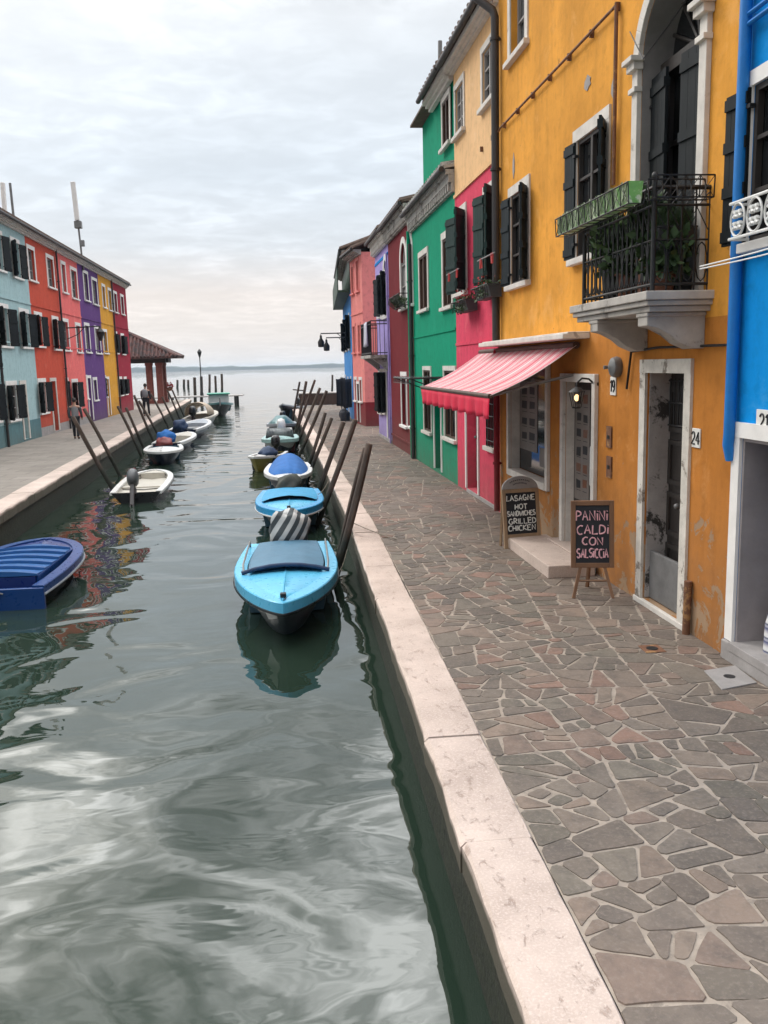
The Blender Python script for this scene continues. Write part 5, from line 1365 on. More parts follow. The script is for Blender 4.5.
def pole(base, top, r0, r1, label, group=None, cross=False, name='mooring_pole'):
    base = Vector(base); top = Vector(top); d = top - base; L = d.length; dn = d / L
    b0 = base - dn * .9; o_rot = Vector((0, 0, 1)).rotation_difference(dn)
    mb = MB(); n = 9; rings = []; ph = rnd.random() * 6
    ts = [-.9 + (L + .9) * i / 12 for i in range(13)]
    for i, t in enumerate(ts):
        f = i / 12; r = r0 + (r1 - r0) * f
        ox = .018 * math.sin(f * 5 + ph) * (1 if L > 1 else .3); oy = .018 * math.cos(f * 4 + ph * 2)
        rings.append([Vector((ox + r * (1 + .06 * math.sin(3 * a + ph + t)) * math.cos(a), oy + r * (1 + .06 * math.sin(3 * a + ph + t)) * math.sin(a), t)) for a in [2 * PI * k / n for k in range(n)]])
    rings.append([rings[-1][k] * 1 + (Vector((rings[-1][(k + n // 2) % n].x, rings[-1][(k + n // 2) % n].y, 0)) - Vector((rings[-1][k].x, rings[-1][k].y, 0))) * .12 + Vector((0, 0, .012)) for k in range(n)])
    mb.loft(rings); o = mb.build(name, 'pole', None, 50)
    o.location = base; o.rotation_mode = 'QUATERNION'; o.rotation_quaternion = o_rot
    tag(o, label, 'mooring pole', group)
    if cross:
        mb = MB(); mb.tube([(-.28, 0, L - .45), (.28, 0, L - .40)], .035, 6); mb.build('crossbar', 'pole', o)
    return o
def edge_x(line, y):
    for a, b in zip(line, line[1:]):
        if y <= b[1]: return a[0] + (b[0] - a[0]) * (y - a[1]) / (b[1] - a[1])
    return line[-1][0]
def settle(b_, t_, line, sg, r):
    """move the foot out from the quay until the pole clears the kerb"""
    for k in range(60):
        B_ = gz(b_[0] + (b_[0] - t_[0]) * k * .03, b_[1] + (b_[1] - t_[1]) * k * .03, WATER); T_ = on_y(t_[0], t_[1], B_.y - .1); f = (.02 - B_.z) / (T_.z - B_.z)
        if sg * (B_.x + (T_.x - B_.x) * f - edge_x(line, B_.y)) < -(r + .055): break
    return B_, T_
RP = [((338, 569), (369, 444.5), .058), ((337, 545), (365.5, 450), .048), ((323, 511), (354.8, 420), .06), ((322, 484), (342.6, 422), .062), ((313, 466), (331, 418), .056), ((308, 468), (325, 413), .056), ((301, 452), (326.5, 391), .062), ((298, 444), (319.5, 388), .062), ((297, 432), (314.5, 380), .058), ((297, 428), (306, 381.5), .068), ((293, 421), (299.5, 382), .06)]
for i, (b_, t_, r_0) in enumerate(RP):
    B_, T_ = settle(b_, t_, RO, 1, r_0)
    if i == 0: F_ = (B_.copy(), T_.copy())
    if i == 1: B_ = F_[0] + Vector((.0, .42, 0)); T_ = F_[1] + Vector((-.015, .42, -.10))
    lab = {0: 'thickest leaning brown pole, nearest along the shop-side quay', 1: 'leaning brown pole close behind the thickest one by the nearest light blue boat', 10: 'leaning pole with a small crossbar, last along the shop-side quay'}.get(i, f'{ORD[i]} leaning brown pole from the bridge along the shop-side quay')
    pole(B_, T_, r_0 * 1.05, r_0 * .9, lab, 'mooring poles along the shop-side quay', i == 10)
LP_ = [((113.8, 491), (72.8, 417)), ((121, 476), (83.7, 409)), ((142, 456), (117.5, 406.5)), ((141, 441), (125.7, 408)), ((150, 433), (134, 395.5)), ((159, 437), (139, 401)), ((166, 423), (151, 394)), ((172, 417), (162, 397)), ((178, 414), (167, 390)), ((182, 412), (172.5, 390))]
for i, (b_, t_) in enumerate(LP_):
    B_, T_ = settle(b_, t_, LO, -1, .062)
    pole(B_, T_,   .062, .055, f'{ORD[i]} leaning brown pole from the bridge along the quay opposite the shops', 'mooring poles along the far quay')
EP = [(195, 401, 377.5, 'pole farthest from the lamp post, on its pavilion side'), (201.5, 401, 376.5, ''), (209.7, 394, 374.5, ''), (215.7, 393.5, 376, ''), (222, 394.5, 374, '')]
EL = ['upright mooring post on the pavilion side of the lamp post', 'upright mooring post hard against the lamp post foot', 'upright mooring post behind the green boat, nearest the lamp post', 'thick upright mooring post in the middle behind the green boat', 'upright mooring post behind the green boat, farthest out in the lagoon']
for (px_, pb_, pt_, _), lab in zip(EP, EL):
    B_ = gz(px_, pb_, WATER); T_ = on_y(px_ - .3, pt_, B_.y); pole(B_, T_, .17, .15, lab, 'upright mooring posts at the canal mouth', name='mooring_post')
for i, (px_, pb_, pt_) in enumerate(((177.4, 388, 380), (184, 388, 379.5), (188.2, 388, 380))):
    B_ = gz(px_, pb_, WATER); pole(B_, on_y(px_, pt_, B_.y), .22, .2, ['short distant post behind the jetty, nearest the pavilion', 'short distant post behind the jetty, middle one of three', 'short distant post behind the jetty, nearest the lamp post'][i], 'short posts beyond the jetty', name='mooring_post')
B_ = gz(332, 392, WATER); pole(B_, on_y(332.5, 375, B_.y), .13, .12, 'single upright post in the lagoon beyond the end of the shop-side quay', None, name='mooring_post')

# ------------------------------------------------------------------ boats
class Boat:
    def __init__(s, name, label, stern, bow, B, H=.42, rise=.18, tb=.85, p=2.0, q=.8, rake=.10, keel=-.22):
        stern = Vector((stern[0], stern[1], WATER)); d = Vector((bow[0], bow[1], WATER)) - stern
        s.L = d.length; s.B = B; s.H = H; s.rise = rise; s.tb = tb; s.p = p; s.q = q; s.rake = rake; s.keel = keel
        s.e = tag(empty(name, stern, math.atan2(d.y, d.x)), label, 'boat')
    def bw(s, u):
        if u < .4: return s.B / 2 * (s.tb + (1 - s.tb) * math.sin(PI / 2 * u / .4))
        v = (u - .4) / .6; return s.B / 2 * max(0, 1 - v ** s.p) ** s.q
    def zs(s, u): return s.H + s.rise * u * u
    def pt(s, u, k, side, sc_=1.0):
        b = s.bw(u) * (k ** .45 if k > 0 else 0) * (.80 + .20 * k) * sc_
        zk = s.keel + max(0, (u - .75) / .25) ** 2 * (s.zs(1) - s.keel) * .45
        return Vector((s.L * (u - s.rake * (1 - k) * u ** 3), side * b, zk + (s.zs(u) - zk) * k))
    US = [0, .08, .16, .25, .34, .42, .5, .58, .66, .73, .79, .84, .88, .915, .945, .968, .985, .996, 1.0]
    KS = [0, .06, .2, .4, .6, .78, .9, 1.0]
    def hull(s, m, m2=None, kb=.82):
        mb = MB(); rings = []
        for u in s.US: rings.append([s.pt(u, k, 1) for k in reversed(s.KS)] + [s.pt(u, k, -1) for k in s.KS[1:]])
        V = [[mb.bm.verts.new(p) for p in r] for r in rings]; n = len(V[0])
        for a, b in zip(V, V[1:]):
            for i in range(n - 1):
                f = mb.bm.faces.new([a[i], a[i + 1], b[i + 1], b[i]]); kk = i if i < n // 2 else n - 2 - i
                f.material_index = 1 if (m2 and s.KS[-1 - kk] > kb) else 0
        mb.bm.faces.new(V[0])
        return mb.build('hull', [m, m2 or m], s.e, 50)
    def inner(s, m, fd, floor=.02):
        mb = MB(); us = [.02 + (fd - .02) * i / 10 for i in range(11)]; rings = []
        for u in us:
            b = max(s.bw(u) - .06, .03); zt = s.zs(u) - .02
            rings.append([Vector((s.L * u, b, zt)), Vector((s.L * u, b * .86, floor)), Vector((s.L * u, 0, floor - .03)), Vector((s.L * u, -b * .86, floor)), Vector((s.L * u, -b, zt))])
        V = mb.loft(rings, 0, False, False); mb.bm.faces.new(V[0]); mb.bm.faces.new(V[-1])
        return mb.build('cockpit', m, s.e, 40)
    def gunwale(s, m, wi=.10, wo=.03, h=.09, dz=.015, rub=None):
        path = [(u, 1) for u in s.US[:-1]] + [(1.0, 0)] + [(u, -1) for u in reversed(s.US[:-1])]
        P = [Vector((s.L * u, sd * s.bw(u), s.zs(u))) for u, sd in path]; rings = []; rr = []
        for i, p in enumerate(P):
            d = P[min(i + 1, len(P) - 1)] - P[max(i - 1, 0)]; d.z = 0; d.normalize(); n = Vector((d.y, -d.x, 0)) * -1
            up = Vector((0, 0, 1)); u = path[i][0]
            w = min(wi, max(s.bw(u) * .8, .02)) if path[i][1] else wi * .9
            if path[i][1] == 0: n = Vector((1, 0, 0))
            else:
                if n.y * path[i][1] < 0: n = -n
            rings.append([p + n * wo - up * h, p + n * wo + up * (dz - .012), p + n * (wo - .012) + up * dz, p - n * w + up * dz, p - n * w - up * .03, p - up * h])
            rr.append(p + n * (wo + .004) - up * (h * .95))
        mb = MB(); mb.loft(rings); o = mb.build('gunwale', m, s.e, 40)
        if rub: mb = MB(); mb.tube(rr, .018, 6); mb.build('rub_rail', rub, s.e, 60)
        return o
    def deck(s, m, u0, u1=.995, camber=.05, dz=.02, inset=.08, name='foredeck', ridge=True):
        mb = MB(); us = [u0 + (u1 - u0) * i / 14 for i in range(15)]; vs = [-1, -.75, -.5, -.25, -.04, 0, .04, .25, .5, .75, 1]
        def fn(u, v):
            b = max(s.bw(u) - inset, .004); return (s.L * u, v * b, s.zs(u) + dz - .012 + camber * (1 - v * v) + (.012 if ridge and abs(v) < .03 else 0))
        mb.grid(fn, us, vs)
        if u0 > .02:
            bb = max(s.bw(u0) - inset, .02); mb.poly([(s.L * u0, -bb, s.zs(u0) - .25), (s.L * u0, bb, s.zs(u0) - .25)] + [(s.L * u0, bb * v, s.zs(u0) + dz - .012 + camber * (1 - v * v)) for v in (1, .5, 0, -.5, -1)])
        return mb.build(name, m, s.e, 40)
    def tarp(s, m, u0, u1, h, over=.02, shape=lambda f: math.sin(PI * f) ** .5, wr=.02, name='tarp', edge=.0, drop=.06, pw=2):
        mb = MB(); us = [u0 + (u1 - u0) * i / 22 for i in range(23)]; vs = [-1 + i / 9 for i in range(19)]; ph = rnd.random() * 9
        def fn(u, v):
            f = (u - u0) / (u1 - u0); b = s.bw(u) + over; nz = mnoise.noise(Vector((u * 9, v * 3, ph))) * wr
            return (s.L * u, v * b, s.zs(u) + .025 + edge + h * shape(f) * (1 - abs(v) ** pw) + nz * (1 - abs(v) ** 4) - drop * (abs(v) ** 12))
        mb.grid(fn, us, vs); return mb.build(name, m, s.e, 60)
    def thwart(s, u, m, name='thwart', z=.26):
        mb = MB(); b = s.bw(u) - .05; mb.b2((s.L * u - .12, -b, z), (s.L * u + .12, b, z + .035)); return mb.build(name, m, s.e, bevel=.008)
    def motor(s, cowl, leg='pipe_dark', y=0.0, tilt=0.0, sc_=1.0, z=None):
        z = s.zs(0) if z is None else z
        mb = MB(); k = sc_
        mb.ell((0, 0, .34 * k), (.24 * k, .15 * k, .22 * k), 12, 9, fn=lambda d: 1.0 / max(abs(d.x), abs(d.y), abs(d.z)) ** .45)
        o = mb.build('outboard_motor', cowl, s.e, 60); o.location = (-.16, y, z); o.rotation_euler = (0, tilt, 0)
        mb = MB(); mb.b2((-.09 * k, -.05 * k, -.62 * k), (.07 * k, .05 * k, .16 * k)); mb.b2((-.18 * k, -.02, -.52 * k), (.02, .02, -.48 * k)); mb.ell((-.02, 0, -.66 * k), (.16 * k, .05 * k, .05 * k), 8, 6); mb.b2((.03, -.08 * k, -.1), (.16, .08 * k, .08)); mb.build('motor_leg', leg, o, bevel=.01)
        mb = MB(); mb.tube([(.16 * k, 0, .2 * k), (.5 * k, .04, .24 * k)], .02, 7); mb.build('tiller', 'iron', o)
        return o
def paint(name, c, rough=.3, vary=.12): MT[name] = plain(name, c, rough, vary, 3.0, .04, c2=sc(mix_c(c, (.2, .18, .15), .45), 1.0), amt=.66)
paint('b_light', (.095, .43, .66)); paint('b_mid', (.03, .30, .58)); paint('b_white', (.62, .62, .60)); paint('b_navy', (.010, .018, .045)); paint('b_royal', (.006, .042, .17), .3); paint('b_deep', (.012, .028, .13), .3)
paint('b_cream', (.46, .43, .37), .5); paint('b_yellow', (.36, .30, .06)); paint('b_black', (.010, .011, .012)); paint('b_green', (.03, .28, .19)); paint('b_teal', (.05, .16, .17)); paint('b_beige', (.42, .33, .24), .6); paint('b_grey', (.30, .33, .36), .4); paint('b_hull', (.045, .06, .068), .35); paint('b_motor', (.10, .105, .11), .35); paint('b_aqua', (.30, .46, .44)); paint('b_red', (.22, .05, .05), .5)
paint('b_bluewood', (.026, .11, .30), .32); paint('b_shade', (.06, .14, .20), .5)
MT['tarp_blue'] = plain('tarp_blue', (.006, .11, .36), .8, .2, 5, .25); MT['tarp_slate'] = plain('tarp_slate', (.055, .15, .235), .6, .15, 5, .2); MT['tarp_bright'] = plain('tarp_bright', (.012, .25, .46), .6, .15, 5, .2); MT['tarp_olive'] = plain('tarp_olive', (.05, .055, .045), .8, .3, 6, .3); MT['tarp_dark'] = plain('tarp_dark', (.012, .035, .09), .7, .3, 6, .3)
def stripe_mat():
    m, nt, b = new_mat('striped_cover'); co = objco(nt)
    wv = nt.nodes.new('ShaderNodeTexWave'); wv.wave_type = 'BANDS'; wv.bands_direction = 'Y'; wv.inputs['Scale'].default_value = 2.5; wv.inputs['Distortion'].default_value = 5.0; wv.inputs['Detail'].default_value = 1; wv.inputs['Detail Scale'].default_value = .35
    nt.links.new(mapping(nt, co, (1, 1, 1), (.5, .3, 0)), wv.inputs[0])
    col = ramp(nt, wv.outputs['Fac'], [(.45, (.035, .045, .05)), (.58, (.42, .43, .42))]); nt.links.new(col, b.inputs['Base Color']); b.inputs['Roughness'].default_value = .8
    bump(nt, b, noise(nt, co, 7, 4), .5, .03); return m
MT['stripes'] = stripe_mat()
def cover(parent, c, r3, m, name='motor_cover', seed=0.0):
    mb = MB(); c = Vector(c)
    mb.ell((0, 0, 0), r3, 22, 16, fn=lambda d: 1 + .30 * mnoise.noise(d * 1.7 + Vector((seed, 0, 0))) + .07 * mnoise.noise(d * 5 + Vector((seed, 3, 0))) + (.10 * math.sin(7 * math.atan2(d.y, d.x)) * max(0, -d.z) ))
    o = mb.build(name, m, parent, 180); o.location = c; return o

# 1: nearest light blue boat, bow towards the bridge
b = Boat('motor_boat', 'nearest light blue boat with a striped cover over its motor', (-.22, 13.75), (-.245, 9.78), 1.36, H=.44, rise=.10, tb=.88, p=2.0, q=.80, rake=.12)
b.hull('b_hull', None); b.inner('b_shade', .60); b.gunwale('b_light', .14, .035, .12, .03, rub='b_black'); b.deck('b_light', .50, .99, .035, .03, .12)  # dark hull colour carries the shade on the boat's side
b.tarp('tarp_slate', .02, .56, .10, -.16, lambda f: .25 + .75 * f, .015, 'cockpit_cover', .03, .0)
mb = MB(); uu = .565; mb.tube([(b.L * uu, y_, b.zs(uu) + .045 + .10 * (1 - (y_ / .6) ** 2)) for y_ in (-.58, -.4, -.2, 0, .2, .4, .58)], .028, 8); mb.build('cover_roll', 'tarp_dark', b.e, 60)
for sd in (-1, 1):
    mb = MB(); mb.tube([(.25, sd * .58, b.zs(0) + .03), (.3, sd * .58, b.zs(.1) + .12), (b.L * .5, sd * (b.bw(.5) - .09), b.zs(.5) + .12), (b.L * .54, sd * (b.bw(.54) - .09), b.zs(.5) + .03)], .014, 6); mb.build('side_rail', 'zinc', b.e, 60)
mb = MB(); xx = b.L * .955; mb.b2((xx - .04, -.035, b.zs(.95) + .05), (xx + .04, .035, b.zs(.95) + .10)); mb.build('bow_cleat', 'iron', b.e, bevel=.008)
def lit_bow(b):
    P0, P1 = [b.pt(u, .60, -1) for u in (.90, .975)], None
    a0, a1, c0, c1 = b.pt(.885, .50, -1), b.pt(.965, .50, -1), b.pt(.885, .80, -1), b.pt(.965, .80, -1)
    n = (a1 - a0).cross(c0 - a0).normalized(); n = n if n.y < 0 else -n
    mb = MB(); mb.prism([p + n * .004 for p in (a0, a1, c1, c0)], n * .006); mb.build('lit_bow_patch', 'white_paint', b.e)  # white patch on one side paints in the lit part of the bow
lit_bow(b)
cover(b.e, (-.18, .02, .60), (.27, .33, .38), 'stripes', seed=2.0); mb = MB(); mb.b2((-.26, -.06, -.5), (-.10, .06, .45)); mb.build('motor_leg', 'pipe_dark', b.e, bevel=.01)
B1 = b
# 2: second light blue boat
b = Boat('motor_boat', 'second light blue boat, smaller, with a bright blue cockpit cover', (-.22, 19.9), (-.225, 16.3), 1.36, H=.44, rise=.10, tb=.88, p=2.3, q=.75)
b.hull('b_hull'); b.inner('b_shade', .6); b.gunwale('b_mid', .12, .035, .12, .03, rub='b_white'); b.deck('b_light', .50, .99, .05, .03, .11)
b.tarp('tarp_bright', .02, .58, .10, -.10, lambda f: .3 + .7 * f, .015, 'cockpit_cover', .03, .0)
mb = MB(); xx = b.L * .95; mb.b2((xx - .04, -.035, b.zs(.95) + .05), (xx + .04, .035, b.zs(.95) + .10)); mb.build('bow_cleat', 'iron', b.e, bevel=.008)
mb = MB(); mb.b2((-.26, -.06, -.5), (-.10, .06, .35)); mb.build('motor_leg', 'pipe_dark', b.e, bevel=.01); cover(b.e, (-.22, -.02, .52), (.30, .30, .27), 'tarp_olive', seed=5.0)
# 3: dark hulled boat under a blue tarp
b = Boat('motor_boat', 'dark hulled boat with a white gunwale under a domed royal blue tarp', (-.30, 25.8), (-.29, 21.5), 1.26, H=.42, rise=.10, p=2.4, q=.7)
b.hull('b_navy'); b.inner('b_shade', .6); b.gunwale('b_white', .10, .03, .06, .03); b.deck('b_white', .72, .99, .04, .03, .09)
b.tarp('tarp_blue', .05, .80, .36, -.08, lambda f: min(1, f * 4) * (1 - f) ** .45 * 1.15 if f < 1 else 0, .03, 'tarp', .02, .04)
# 4: yellow boat
p4 = gz(249, 466, -.3); 
b = Boat('motor_boat', 'small dull yellow boat poking out beyond the blue tarp boat', (-.80, 30.4), (-1.36, 27.2), 1.0, H=.36, rise=.16)
b.hull('b_yellow', 'b_yellow'); b.inner('b_black', .75); b.gunwale('b_white', .08, .03, .06); b.deck('b_white', .78); b.thwart(.5, 'b_cream'); b.thwart(.2, 'b_cream'); b.motor('b_black')
cover(b.e, (b.L * .62, .18, .46), (.42, .28, .26), 'tarp_dark', 'bundle', 8.0)
# 5: aqua cabin boat
b = Boat('motor_boat', 'aqua and white boat with a low windscreen, moored behind the yellow one', (-.66, 36.2), (-.70, 31.6), 1.36, H=.48, rise=.18, p=2.4, q=.7)
b.hull('b_navy', 'b_white', .75); b.inner('b_red', .55); b.gunwale('b_aqua', .14, .04, .10, .03); b.deck('b_aqua', .55, .99, .10, .03, .13)
mb = MB(); mb.grid(lambda t, v: (b.L * .55 - .25 * math.cos(t) * 1.0 - .15 * v, .54 * math.sin(t) * (1 - .12 * v), b.zs(.5) + .05 + .36 * v), [-1.4 + 2.8 * i / 12 for i in range(13)], [0, .5, 1]); o = mb.build('windscreen', 'pane_grey', b.e, 60); sm = o.modifiers.new('s', 'SOLIDIFY'); sm.thickness = .012
b.tarp('tarp_blue', .03, .42, .12, -.1, lambda f: 1, .03, 'seat_cover'); b.motor('b_white', sc_=1.2)
# 6: dark boat with tarp
b = Boat('motor_boat', 'dark boat half covered by a teal grey tarp, beyond the aqua one', (-.72, 44.6), (-.78, 40.0), 1.36, H=.5, rise=.2, p=2.4, q=.7)
b.hull('b_black'); b.inner('b_red', .62); b.gunwale('b_grey', .12, .04, .10, .03); b.deck('b_black', .66); b.tarp('b_teal', .35, .98, .42, -.02, lambda f: math.sin(PI * min(1, f * 1.05)) ** .6 if f < .95 else 0, .06); b.thwart(.2, 'b_cream'); b.motor('b_black')
# 7: last small boat drawn against the quay end
b = Boat('motor_boat', 'small dark dinghy at the far end of the shop-side quay', (.05, 56.2), (-.85, 53.0), 1.2, H=.75, rise=.3)
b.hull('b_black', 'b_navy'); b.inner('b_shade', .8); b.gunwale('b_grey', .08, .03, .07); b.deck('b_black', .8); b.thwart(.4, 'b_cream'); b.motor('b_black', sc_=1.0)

# opposite quay: royal blue decked boat seen from its stern
b = Boat('motor_boat', 'royal blue boat decked with blue planks, seen from its stern', (-4.36, 12.2), (-4.32, 15.3), 1.66, H=.30, rise=.10, tb=.92, p=3.2, q=.62, rake=.08)
b.hull('b_grey', 'b_royal', .62); b.inner('b_deep', .96, .10); b.gunwale('b_royal', .13, .035, .10, .03, rub='b_grey'); b.deck('b_deep', .70, .99, .01, .02, .12)
mb = MB()
for i in range(6):
    x0_, x1_ = .32 + i * .37, .32 + (i + 1) * .37 - .012; 
    bb0, bb1 = min(.62, b.bw(x0_ / b.L) - .17), min(.62, b.bw(min(.97, x1_ / b.L)) - .17)
    if i == 5: bb1 *= .62
    zt_ = b.zs(.3) + .12 - .010 * i * 0; cz = .05
    n = 8; rows = []
    for (xx, bb) in ((x0_, bb0), (x1_, bb1)):
        rows.append([Vector((xx, bb * (-1 + 2 * k / n), zt_ + (.0 if xx == x0_ else -.045) + cz * (1 - (-1 + 2 * k / n) ** 2))) for k in range(n + 1)] + [Vector((xx, bb, zt_ - .035)), Vector((xx, -bb, zt_ - .035))])
    mb.loft(rows)
mb.build('plank_cover', 'b_bluewood', b.e, bevel=.008)
mb = MB(); mb.b2((.30, -.60, b.zs(.2) - .12), (.34, .60, b.zs(.2) + .08)); mb.build('bulkhead', 'b_deep', b.e)
for sd in (-1, 1):
    mb = MB(); mb.b2((.34, sd * .62 - .015, b.zs(.3) - .05), (2.2, sd * .62 + .015, b.zs(.3) + .085)); mb.build('coaming', 'b_royal', b.e)
mb = MB(); mb.b2((-.03, -.80, -.06), (.04, .79, .30)); mb.build('transom_board', 'b_royal', b.e, bevel=.01)
mb = MB(); mb.tube([(-.045, -.26, .24), (-.06, -.20, .26), (-.045, -.14, .24)], .012, 6); mb.build('stern_cleat', 'zinc', b.e)
o = b.motor('b_beige', y=.62, sc_=1.35, z=.10)
# grey white open boat with outboard
pa = gz(141, 495, WATER + .2); pb = gz(162, 466.5, WATER + .45)
b = Boat('motor_boat', 'open cream boat with an uncovered outboard motor, across the canal', (pa.x - .12, pa.y), (pb.x - .25, pb.y + .3), 1.30, H=.27, rise=.06, tb=.92, p=3.2, q=.6)
b.hull('b_black', 'b_white', .85); b.inner('b_cream', .93, .16); b.gunwale('b_white', .12, .03, .06, .02, rub='b_black'); b.deck('b_cream', .86, .99, .01, .0, .12, ridge=False); b.thwart(.35, 'b_cream', z=.19)
b.motor('b_motor', y=.05, tilt=R(35), sc_=.95, z=.36)
def LBoat(name, label, pbow_or_stern, p2, B, **k):
    return Boat(name, label, (pbow_or_stern[0], pbow_or_stern[1]), (p2[0], p2[1]), B, **k)
pa = gz(157, 468, WATER); pb = gz(150, 449, -.25)
q0 = gz(165, 471, WATER)
b = Boat('motor_boat', 'dark blue boat with a white foredeck, bow towards the cream boat', (-5.02, 34.0), (-4.60, 30.2), 1.34, H=.40, rise=.08, p=2.6, q=.65)
b.hull('b_navy'); b.inner('b_shade', .45); b.gunwale('b_white', .12, .03, .05, .03); b.deck('b_white', .40, .99, .06, .03, .13)
b = Boat('motor_boat', 'white boat heaped with a blue tarp bundle at its stern', (-5.12, 35.0), (-4.78, 39.4), 1.28, H=.40, rise=.10, p=2.6, q=.65)
b.hull('b_navy', 'b_white', .8); b.inner('b_cream', .9, .2); b.gunwale('b_white', .14, .03, .08, .03); b.deck('b_cream', .6); cover(b.e, (.40, .10, .60), (.38, .36, .28), 'tarp_blue', 'tarp_bundle', 11.0); cover(b.e, (.05, .1, .40), (.28, .34, .24), 'b_red', 'motor_cover', 12.0)
b = Boat('motor_boat', 'grey white boat with a navy motor cover, behind the blue tarp bundle', (-5.28, 41.3), (-4.85, 46.6), 1.5, H=.48, rise=.18, p=2.6, q=.65)
b.hull('b_navy', 'b_grey', .7); b.inner('b_grey', .85, .25); b.gunwale('b_white', .14, .03, .08, .03); b.deck('b_grey', .6); cover(b.e, (.3, .15, .62), (.42, .36, .34), 'tarp_dark', 'motor_cover', 14.0); b.thwart(.5, 'b_white', z=.4)
b = Boat('motor_boat', 'white boat with a rounded beige canvas cabin, before the green boat', (-5.75, 50.2), (-5.25, 55.6), 1.5, H=.5, rise=.2, p=2.6, q=.65)
b.hull('b_white', 'b_grey', .85); b.inner('b_cream', .6, .25); b.gunwale('b_cream', .14, .03, .08, .03); b.deck('b_cream', .6)
mb = MB(); mb.grid(lambda u, v: (b.L * (.14 + .46 * u), .66 * math.sin(v) * (1 - .15 * u * u), b.zs(.3) + .02 + .85 * math.cos(v) ** .6 * (1 - .35 * u ** 3)), [i / 10 for i in range(11)], [-PI / 2 * .98 + PI * .98 * i / 14 for i in range(15)]); o = mb.build('canvas_cabin', 'b_beige', b.e, 60); sm = o.modifiers.new('s', 'SOLIDIFY'); sm.thickness = .02
b.motor('b_black', sc_=1.3)
b = Boat('work_boat', 'dark green work boat with a bright green and white cabin top', (-5.7, 66.0), (-5.2, 60.8), 1.95, H=.72, rise=.25, p=2.4, q=.7)
b.hull('b_black', 'b_green', .9); b.inner('b_teal', .6, .3); b.gunwale('b_teal', .16, .05, .12, .03); b.deck('b_teal', .62)
mb = MB(); mb.b2((b.L * .25, -.7, .5), (b.L * .58, .7, 1.45)); o = mb.build('cabin', 'b_white', b.e, bevel=.06)
mb = MB(); mb.b2((b.L * .22, -.8, 1.452), (b.L * .62, .8, 1.54)); mb.build('cabin_roof', 'b_green', o, bevel=.03)
mb = MB(); mb.b2((b.L * .30, -.712, .95), (b.L * .53, .712, 1.3)); mb.build('cabin_window', 'pane_dark', o)
mb = MB(); mb.tube([(b.L * .97, .05, 1.25), (b.L * 1.06, .05, .75), (b.L * 1.05, -.1, .5)], .05, 6); mb.build('anchor', 'iron', b.e)
b.motor('b_black', sc_=1.4)
# mooring ropes
def rope(p, q, sag, label):
    p, q = Vector(p), Vector(q); mb = MB(); mb.tube([p.lerp(q, i / 10) + Vector((0, 0, -sag * 4 * (i / 10) * (1 - i / 10))) for i in range(11)], .007, 6); return tag(mb.build('mooring_rope', 'rope', None, 180), label, 'rope')
pr = gz(340, 560, WATER)
rope((.40, 11.45, -.22), (.70, 13.6, -.35), .12, 'rope from the nearest light blue boat to the thickest pole')
rope((.72, 13.7, .10), (1.35, 12.3, .03), .02, 'thin rope from the thickest pole down onto the paving')
rope((.38, 18.6, -.18), (.62, 19.0, .05), .05, 'short rope from the second light blue boat to the nearby pole')

# ------------------------------------------------------------------ people walking on the opposite quay
def skin_mesh(name, joints, edges, mats, parent=None, root=0, sub=2):
    me = bpy.data.meshes.new(name); me.from_pydata([j[0] for j in joints], edges, []); o = bpy.data.objects.new(name, me); COL.objects.link(o)
    m = o.modifiers.new('skin', 'SKIN'); m.use_smooth_shade = True; o.modifiers.new('sub', 'SUBSURF').levels = sub
    for i, j in enumerate(joints):
        r = j[1]; r = r if hasattr(r, '__len__') else (r, r); me.skin_vertices[0].data[i].radius = r; me.skin_vertices[0].data[i].use_root = (i == root)
    dg = bpy.context.evaluated_depsgraph_get(); dg.update(); ev = o.evaluated_get(dg); me2 = bpy.data.meshes.new_from_object(ev)
    o.modifiers.clear(); o.data = me2; me2.name = name
    me2.materials.clear(); me2.materials.append(MT[mats])
    me2.shade_smooth()
    if parent is not None: o.parent = parent
    return o
paint('skin', (.42, .24, .17), .6); paint('hair_dark', (.02, .014, .012), .7); paint('cloth_grey', (.24, .24, .25), .9); paint('cloth_dark', (.018, .019, .024), .9); paint('cloth_char', (.07, .07, .08), .9); paint('shoe', (.02, .018, .017), .6)
